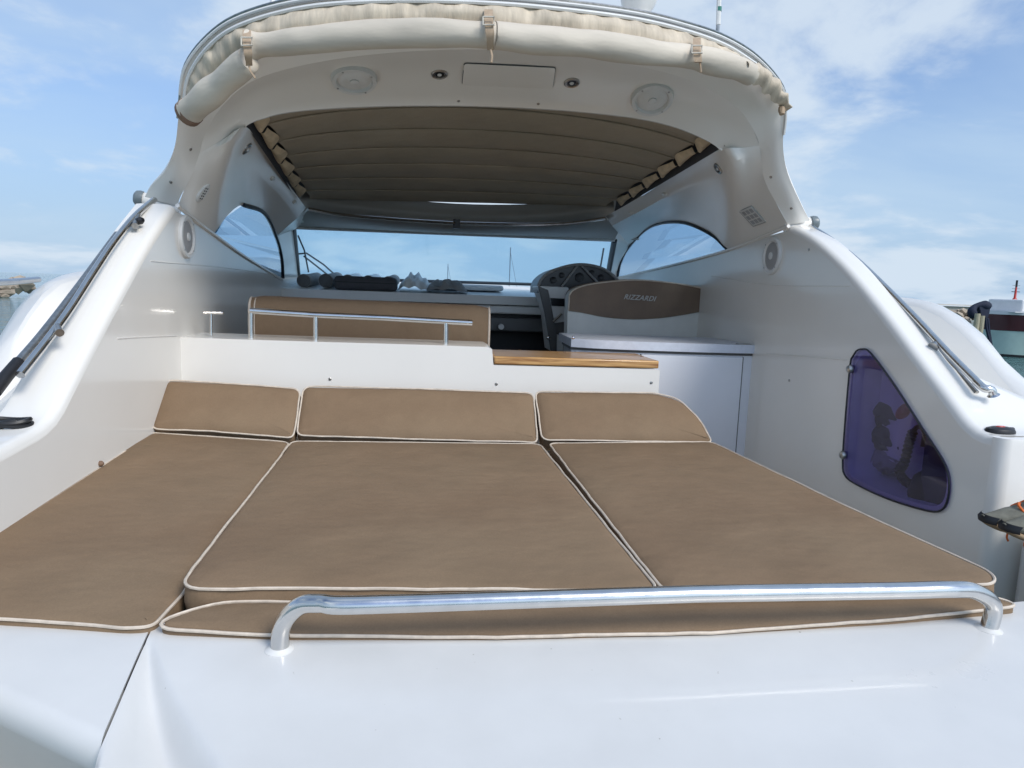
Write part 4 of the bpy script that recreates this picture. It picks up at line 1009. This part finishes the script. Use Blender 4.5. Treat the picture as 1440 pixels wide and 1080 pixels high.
# ---- handrails on the coamings
def rail_(pp, X, dxs, r, name='handrail'): return MB().tube(cr([onX(a_, b_, X+dx) for (a_, b_), dx in zip(pp, dxs)], 6), r, 14)
hr = rail_([(217, 281), (190, 304), (160, 341), (130, 386), (95, 440), (60, 487), (28, 527)], -1.09, [0]*7, .012).build('handrail', 'steel', Y)
for a_, b_, a2, b2 in ((195, 300, 190, 318), (80, 458, 84, 468)):
    MB().tube([onX(a_, b_, -1.09), onX(a2, b2, -1.06)], [.009, .012], 12).build('bracket', 'dullsteel', hr)
p = onX(192, 312, -1.07); MB().lathe(p, (1, -.4, .3), [(.012, 0), (.014, .02), (.008, .03)], 10).build('clip', 'black', hr)
hr = rail_([(1139, 318), (1170, 338), (1205, 366), (1245, 404), (1290, 450), (1335, 498), (1380, 543)], 1.70, [0]*7, .0115).build('handrail', 'steel', Y)
MB().tube(cr([onX(1180, 346, 1.71), onX(1240, 412, 1.71), onX(1310, 483, 1.71), onX(1374, 552, 1.71)], 5), .007, 8).build('lower_tube', 'dullsteel', hr)
MB().tube(cr([onX(1372, 536, 1.70), onX(1384, 546, 1.70), onX(1394, 548, 1.72), onX(1397, 556, 1.73)], 4), [.012]*12+[.018], 12).build('end_fitting', 'steel', hr)
for a_, b_, a2, b2 in ((1172, 341, 1168, 356), (1318, 482, 1312, 488)):
    MB().tube([onX(a_, b_, 1.70), onX(a2, b2, 1.68)], [.010, .017], 12).build('bracket', 'dullsteel', hr)
p = onX(1166, 347, 1.68); MB().lathe(p, (-1, -.4, .3), [(.010, 0), (.012, .018), (.006, .026)], 10).build('clip', 'dullsteel', hr)
# boat hook clipped to the port rail
bh = thing('boat_hook', 'silver boat hook with black grip lying along the left handrail', 'boat hook', onX(15, 525, -1.14))
MB().tube(cr([onX(165, 330, -1.13), onX(110, 405, -1.13), (onX(60, 470, -1.13)), onX(24, 512, -1.13)], 4), .0135, 12).build('pole', 'dullsteel', bh)
MB().tube([onX(26, 509, -1.13), onX(8, 530, -1.13), onX(-8, 552, -1.13)], [.017, .0175, .0165], 12).build('grip', 'black', bh)
# port bulwark rail
MB().tube([onX(54, 393, -1.58), onX(20, 396, -1.58), onX(-60, 400, -1.58)], .012, 10).build('bulwark_rail', 'steel', Y)
# rope coil / cleat
def coil(c, r, name, label):
    t_ = thing(name, label, 'rope', c)
    path = []
    for k in range(140):
        a_ = k*.22; rr = r*(1-.14*math.sin(k*.05)); path.append(c+Vector((math.cos(a_)*rr*1.35, math.sin(a_)*rr*.8, .008+.010*(k//50)+.003*math.sin(a_*2.3))))
    MB().tube(path, .0065, 6).build('rope', 'black', t_); return t_
c = onP(12, 606, Vector((0, 0, AL[30].z+.004)), Vector((0, 0, 1))); print('coil', c, AL[30]); coil(c, .036, 'rope_coil', 'small black rope coil on the left coaming')
c = onP(1406, 608, Vector((0, 0, zt)), Vector((0, 0, 1)))
fl = thing('cleat_cover', 'black oval deck fitting with a red mark on the right coaming', 'deck fitting', c)
MB().lathe(c+Vector((0, 0, .0)), (0, 0, 1), [(.030, 0), (.030, .005), (.027, .012), (.016, .017)], 24, sx=1.5).build('body', 'black', fl)
MB().lathe(c+Vector((0, 0, .017)), (0, 0, 1), [(.008, 0), (.007, .002)], 12, sx=1.8).build('mark', 'red', fl)
MB().tube([c+Vector((.03, .0, .01)), c+Vector((.05, .01, .008))], .006, 8).build('tab', 'black', fl)
# water stains / little fitting at the port wall foot
p = onX(140, 652, XL); MB().lathe(p, (1, 0, 0), [(.009, 0), (.009, .006), (.004, .012)], 10).build('snap', 'leather', Y)
pts_ = [Vector((XL+.003, y_, 1.357+.055*(y_-1.3)+.006)) for y_ in (1.5, 1.8, 2.1, 2.4)]
MB().tube(cr(pts_, 5), .003, 5).build('wall_bead', 'piping', Y)

for X_, l_ in ((XR-.0002, [(1078, 497), (1120, 500), (1192, 506)]), (XL+.0002, [(248, 472), (200, 474), (165, 476)]), (XR, [(1000, 388), (1080, 400), (1195, 402)]), (XL, [(395, 388), (330, 378), (212, 367)])):
    MB().tube(cr([onX(a_, b_, X_) for a_, b_ in l_], 6), .0022, 6).build('moulded_line', 'gel', Y)
# ---- locker contents
lt_ = thing('coiled_hose', 'black corrugated hose hanging inside the violet-windowed locker', 'hose', onX(1300, 690, XR+.12))
hp_ = cr([onX(a_, b_, XR+.08) for a_, b_ in ((1284, 606), (1278, 625), (1272, 650), (1265, 662), (1272, 676), (1290, 684), (1306, 680))], 8)
MB().tube(hp_, [.013+.005*(i % 2) for i in range(len(hp_))], 10).build('hose', 'black', lt_)
hp_ = cr([onX(a_, b_, XR+.07) for a_, b_ in ((1284, 606), (1292, 600), (1300, 608), (1298, 628))], 6)
MB().tube(hp_, .008, 8).build('hook', 'black', lt_)
for k in range(5):
    c = onX(1262+9*k, 660+6*k, XR+.10)
MB().box((XR+.05, onX(1312, 690, XR+.1).y-.30, onX(1312, 735, XR+.1).z), (XR+.19, onX(1312, 690, XR+.1).y, onX(1312, 610, XR+.1).z)).build('locker_divider', 'darkcloth', lkr, smooth=False)
b1 = thing('storage_bag', 'dark bag heaped at the bottom of the locker', 'bag', onX(1318, 700, XR+.12))
mb = MB().lathe(onX(1316, 690, XR+.12), (0, 0, 1), [(.03, -.10), (.075, -.08), (.085, -.02), (.07, .05), (.03, .09)], 20)
for i, v in enumerate(mb.v): mb.v[i] = v+Vector((1, 1, 1))*.02*noise.noise(v*14)
mb.build('body', 'black', b1, ang=70)
gl = [('netting_bundle', 'crumpled dark netting bundle on the upper part of the locker back', 1249, 583, .07, 'darkcloth'), ('glove_pair', 'grey crumpled gloves stuffed in the middle of the locker', 1248, 615, .07, 'darkcloth'), ('folded_rag', 'folded grey rag low in the locker', 1246, 645, .06, 'greycloth')]
for nm, lb_, a_, b_, rr, mt in gl:
    c = onX(a_, b_, XR+.14); mb = MB()
    rws = []
    for i in range(13):
        th = math.pi*i/12; rws.append([c+Vector((math.sin(th)*math.cos(ph)*rr*.7, math.sin(th)*math.sin(ph)*rr*1.3, math.cos(th)*rr*.8))*(1) + Vector((1, 1, 1))*.03*noise.noise(Vector((th*3, ph*2 if ph < 3.15 else (6.283-ph)*2, a_))) for ph in [2*math.pi*k/24 for k in range(24)]])
    mb.grid(rws, close_u=True); o = mb.build(nm, mt, ang=70); o['label'] = lb_; o['category'] = nm.split('_')[-1]
c = onX(1272, 579, XR+.06); rb = MB().lathe(c, (-1, -.3, .2), [(.02, 0), (.022, .01), (.012, .02)], 16, sx=1.5, xdir=(0, .5, -.8)).build('red_tag', 'red'); rb['label'] = 'small red round tag near the sloping edge of the locker window'; rb['category'] = 'tag'
c = onX(1236, 560, XR+.1)

# ================================================================== SHOES
def shoe(origin, ang_, label):
    t_ = thing('trainer_shoe', label, 'shoe', origin, 'olive trainers with orange laces')
    t_.rotation_euler = (0, 0, ang_)
    L = .29; st = 22
    def half(u):   # sole half width along length, u=0 toe 1 heel
        return .047*(math.sin(math.pi*min(1, (u+.02)*1.9)/2)**.6 if u < .28 else 1)*(1-.22*math.sin(math.pi*min(1, max(0, (u-.3)/.5))))*(1 if u < .88 else math.sqrt(max(0.02, 1-((u-.88)/.125)**2)))
    def topz(u): return .035+.028*min(1, u/.22)+(.045*sst(.2, .62, u))
    def world(p): return p
    def sweep(z0f, z1f, grow, name, mt):
        rows = []
        for i in range(st+1):
            u_ = i/st; x = u_*L; hw = half(u_)+grow; row = []
            zl, zh = z0f(u_), z1f(u_)
            for k in range(17):
                a_ = math.pi*2*k/16; cx_ = math.cos(a_); sz = math.sin(a_)
                e = .75
                row.append(Vector((x, hw*abs(cx_)**e*(1 if cx_ > 0 else -1)*(1-.35*max(0, sz)*(1 if name == 'upper' else 0)), (zl+zh)/2+(zh-zl)/2*abs(sz)**e*(1 if sz > 0 else -1))))
            rows.append(row)
        mb = MB().grid(rows); nn = 17
        mb.f.append(tuple(range(nn))); mb.f.append(tuple(st*nn+k for k in range(nn)))
        me_org = ORG[t_.name]; ORG[t_.name] = Vector((0, 0, 0)); o = mb.build(name, mt, t_, ang=60); ORG[t_.name] = me_org; return o
    kick = lambda u: .022*max(0, 1-u/.22)**2
    sweep(lambda u: kick(u), lambda u: .019+kick(u)*.9, .003, 'sole', 'sole')
    sweep(lambda u: .016+kick(u)*.8, lambda u: topz(u)+kick(u)*.3, 0, 'upper', 'shoe')
    sweep2 = MB()
    org = ORG[t_.name]; ORG[t_.name] = Vector((0, 0, 0))
    tr = []
    for i in range(6):
        u_ = .02*i/5; tr.append(u_)
    # rubber toe bumper
    rows = []
    for i in range(7):
        a_ = -math.pi*.30+math.pi*.60*i/6
        c_ = Vector((.046-.05*math.cos(a_), .046*math.sin(a_), 0)); rows.append([c_+Vector((0, 0, .024)), c_+Vector((-.002, 0, .034)), c_+Vector((.006*math.cos(a_)+.002, 0, .044))])
    MB().grid(rows).build('toe_cap', 'black', t_, ang=70)
    for k in range(5):
        u_ = .30+.07*k; x = u_*L; z = topz(u_)+.003
        MB().tube(cr([Vector((x, -.026, z-.012)), Vector((x-.006, -.01, z+.002)), Vector((x+.008, .01, z+.002)), Vector((x, .026, z-.012))], 3), .0038, 6).build('lace', 'lace', t_)
    MB().tube(cr([Vector((.16, .0, .088)), Vector((.15, .04, .085)), Vector((.13, .06, .05)), Vector((.12, .066, .0)), Vector((.115, .07, -.035)), Vector((.12, .07, -.05))], 4), .0028, 6).build('loose_lace', 'lace', t_)
    MB().lathe(Vector((.235, 0, .098)), (.2, 0, 1), [(.034, -.02), (.036, 0), (.03, .008), (.026, -.004)], 18, sx=1.25).build('collar', 'darkcloth', t_)
    ORG[t_.name] = org
# toes to port; both stand on the boarding step, toes overhanging
SH1 = onP(1379, 745, Vector((0, 0, 1.417)), Vector((0, 0, 1))); SH2 = onP(1409, 758, Vector((0, 0, 1.417)), Vector((0, 0, 1)))
shoe(Vector((SH1.x, SH1.y, 1.417)), R(-10), 'olive trainer with orange laces at the right edge, the farther one')
shoe(Vector((SH2.x, SH2.y, 1.417)), R(-6), 'olive trainer with orange laces at the right edge, the nearer one')

# ================================================================== DISTANCE
def far(px, py, d): return onY(px, py, d)
# maroon work boat
D = 27.0
def bx_(a_, b_, d=D): return onY(a_, b_, d)
wb = thing('moored_boat', 'dark maroon and pale green boat moored at right with a red mast', 'boat', Vector((bx_(1420, 480).x+3, D, 0)))
xl = bx_(1387, 450).x
def band(z0, z1, mt, name, ex=0):
    rws = []
    for z_ in (z0, z1):
        rw = []
        for i in range(21):
            s_ = i/20; x = xl+9*s_; w_ = 1.6*min(1, (s_*6+.35))*(1 if s_ < .6 else 1-(s_-.6)**2*5); fl_ = .8+.2*(z_/1.9)
            rw.append((x, w_*fl_+ex, z_+.5*max(0, s_-.4)**2))
        rws.append([Vector((x, D-w_, z_)) for x, w_, z_ in rw]+[Vector((x, D+w_, z_)) for x, w_, z_ in reversed(rw)])
    return MB().grid(rws, close_u=True).build(name, mt, wb, ang=50)
zA = bx_(1420, 490).z; zB = bx_(1410, 464).z; zC = bx_(1410, 442).z
zA = max(zA, .0)
band(-.2, .10, 'black', 'boot_stripe', .01); band(.10, zB, 'palegreen', 'lower_hull'); band(zB, zC, 'maroon', 'topsides', .02); band(zC, zC+.14, 'boatwhite', 'gunwale', .06)
dk_ = [Vector((xl+.2, D-1.2, zC+.1)), Vector((xl+6, D-1.6, zC+.1)), Vector((xl+8.6, D-.4, zC+.1)), Vector((xl+8.6, D+.4, zC+.1)), Vector((xl+6, D+1.6, zC+.1)), Vector((xl+.2, D+1.2, zC+.1))]
MB().prism(dk_, (0, 0, .03)).build('deck', 'boatwhite', wb, smooth=False)
wx = bx_(1412, 430).x
ch = MB().box((wx, D-.9, zC+.1), (wx+3.2, D+.9, bx_(1420, 421).z)).build('wheelhouse', 'boatwhite', wb, bevel=.06)
for k in range(3): MB().box((wx+.3+.95*k, D-.915, zC+.28), (wx+1.0+.95*k, D-.9, zC+.30+.16)).build('pane', 'glassdark', ch)
mx_ = bx_(1427, 420).x; mz0 = bx_(1427, 424).z; mz1 = bx_(1427, 394).z
ms = MB().tube([Vector((mx_, D, mz0)), Vector((mx_, D, mz0+.15)), Vector((mx_, D, mz1-.25))], [.16, .05, .035], 10).build('mast', 'red', wb)
MB().tube([Vector((mx_, D, mz1-.28)), Vector((mx_, D, mz1))], .04, 8).build('mast_top', 'black', ms)
for k, hw in enumerate((.17, .17, .19)): MB().tube([Vector((mx_-hw, D, mz1-.22-.13*k)), Vector((mx_+hw, D, mz1-.22-.13*k))], .014, 6).build('crossbar', 'dullsteel' if k < 2 else 'black', ms)
# navy bundle at its stern
nb_ = thing('navy_cover', 'navy canvas bundle arched over the stern of the maroon boat', 'cover', Vector((bx_(1380, 440).x, D-1.5, 1)))
mb = MB().tube(cr([onY(1369, 446, D-1.6), onY(1367, 437, D-1.6), onY(1373, 430, D-1.6), onY(1383, 429, D-1.6), onY(1391, 431, D-1.6)], 6), [.14+.04*math.sin(k*.4) for k in range(25)], 12)
for i, v in enumerate(mb.v): mb.v[i] = v+Vector((1, 0, 1))*.03*noise.noise(v*3)
mb.build('roll', 'navy', nb_, ang=70)
MB().prism([onY(a_, b_, D-1.7) for a_, b_ in ((1377, 431), (1394, 427), (1392, 440), (1388, 452), (1380, 445))], (0, .5, 0)).build('flap', 'navy', nb_, bevel=.03)
for l in (((1386, 445), (1387, 460), (1392, 482)), ((1389, 448), (1391, 468), (1394, 486))): MB().tube([onY(a_, b_, D-1.7) for a_, b_ in l], .055, 6).build('hanging_line', 'navy', nb_)
for k, (a_, lab) in enumerate(((1375, 'pale mooring pile nearest the breakwater rocks'), (1381, 'olive mooring pile beside the hanging navy lines'))):
    t0 = onY(a_, 441+k*3, D-2.2); pl = MB().tube([Vector((t0.x, t0.y, -1)), t0], .10, 10).build('mooring_pile', 'wood_pile'); pl['label'] = lab; pl['category'] = 'pile'; pl['group'] = 'mooring piles behind the yacht'
# breakwater
def rockpile(xa_, xb_, ya_, yb__, h0, n_, seed, name='rocks'):
    random.seed(seed); mb = MB()
    for _ in range(n_):
        t_ = random.random(); x = xa_+(xb_-xa_)*t_; y = ya_+(yb__-ya_)*t_+random.uniform(-2.5, 2.5); z = random.random()*h0; r = random.uniform(.35, .9)
        vs = []; 
        for a_, b_, c_ in ((1, 0, 0), (-1, 0, 0), (0, 1, 0), (0, -1, 0), (0, 0, 1), (0, 0, -1), (.6, .6, .6), (-.6, .6, .5), (.6, -.6, .6), (-.6, -.6, .6)):
            k = r*random.uniform(.7, 1.15); vs.append(Vector((x+a_*k, y+b_*k, z+c_*k*.75)))
        bm_ = bmesh.new()
        for v in vs: bm_.verts.new(v)
        bmesh.ops.convex_hull(bm_, input=bm_.verts); bm_.verts.index_update()
        mb.add([v.co.copy() for v in bm_.verts], [tuple(v.index for v in f.verts) for f in bm_.faces]); bm_.free()
    o = mb.build(name, 'rock', smooth=False); o['kind'] = 'stuff'; o['label'] = 'heap of tan armour rocks along the breakwater'; o['category'] = 'rocks'; return o
q0 = onY(1280, 432, 95); q1 = onY(1400, 436, 80)
rockpile(q0.x-10, q1.x+4, 96, 74, 1.2, 260, 5)
bw = MB().box((q0.x-60, 98, -1), (q1.x+40, 104, 2.25)).build('breakwater', 'concrete', smooth=False, bevel=.1); bw['kind'] = 'structure'
MB().box((q0.x-60, 97.6, 1.95), (q1.x+40, 98.0, 2.12)).build('coping', 'boatwhite', bw, smooth=False)
q0 = onY(-60, 420, 60); rk = rockpile(q0.x-14, onY(9, 420, 60).x, 60, 62, 1.3, 120, 8, 'rocks'); rk['label'] = 'orange-tan rocks of the far jetty at the left edge'
# two far sailing boats ahead, masts above the windscreen sill
for (a_, ytop, d, lab) in ((718, 348, 130, 'distant sailing boat with tall mast and stay seen through the windscreen'), (630, 371, 170, 'distant sailing boat with short mast seen through the windscreen')):
    p = onY(a_, 400, d); tp_ = onY(a_, ytop, d)
    sb = thing('sailing_boat', lab, 'sailing boat', Vector((p.x, d, 0)), 'sailing boats ahead of the yacht')
    MB().tube([Vector((tp_.x, d, .9)), tp_], .09, 6).build('mast', 'mast', sb)
    MB().tube([tp_-Vector((0, 0, .8 if a_ > 700 else .3)), Vector((tp_.x+(tp_.z*.16), d-1.5, 1.1))], .045, 5).build('stay', 'mast', sb)
    rws = []
    for z_, k in ((-.2, .55), (.4, .9), (1.1, 1)):
        rws.append([Vector((p.x+math.cos(th)*1.5*k, d+math.sin(th)*5*k, z_)) for th in [2*math.pi*i/16 for i in range(16)]])
    mb = MB().grid(rws, close_u=True); mb.f.append(tuple(32+i for i in range(16))); mb.build('hull', 'boatwhite', sb)
    MB().box((p.x-.8, d-2, 1.1), (p.x+.8, d+1.2, 1.6)).build('cabin', 'boatwhite', sb, bevel=.1)
    MB().tube([Vector((p.x, d, 1.9)), Vector((p.x, d-3.6, 1.9))], .09, 6).build('boom', 'mast', sb)
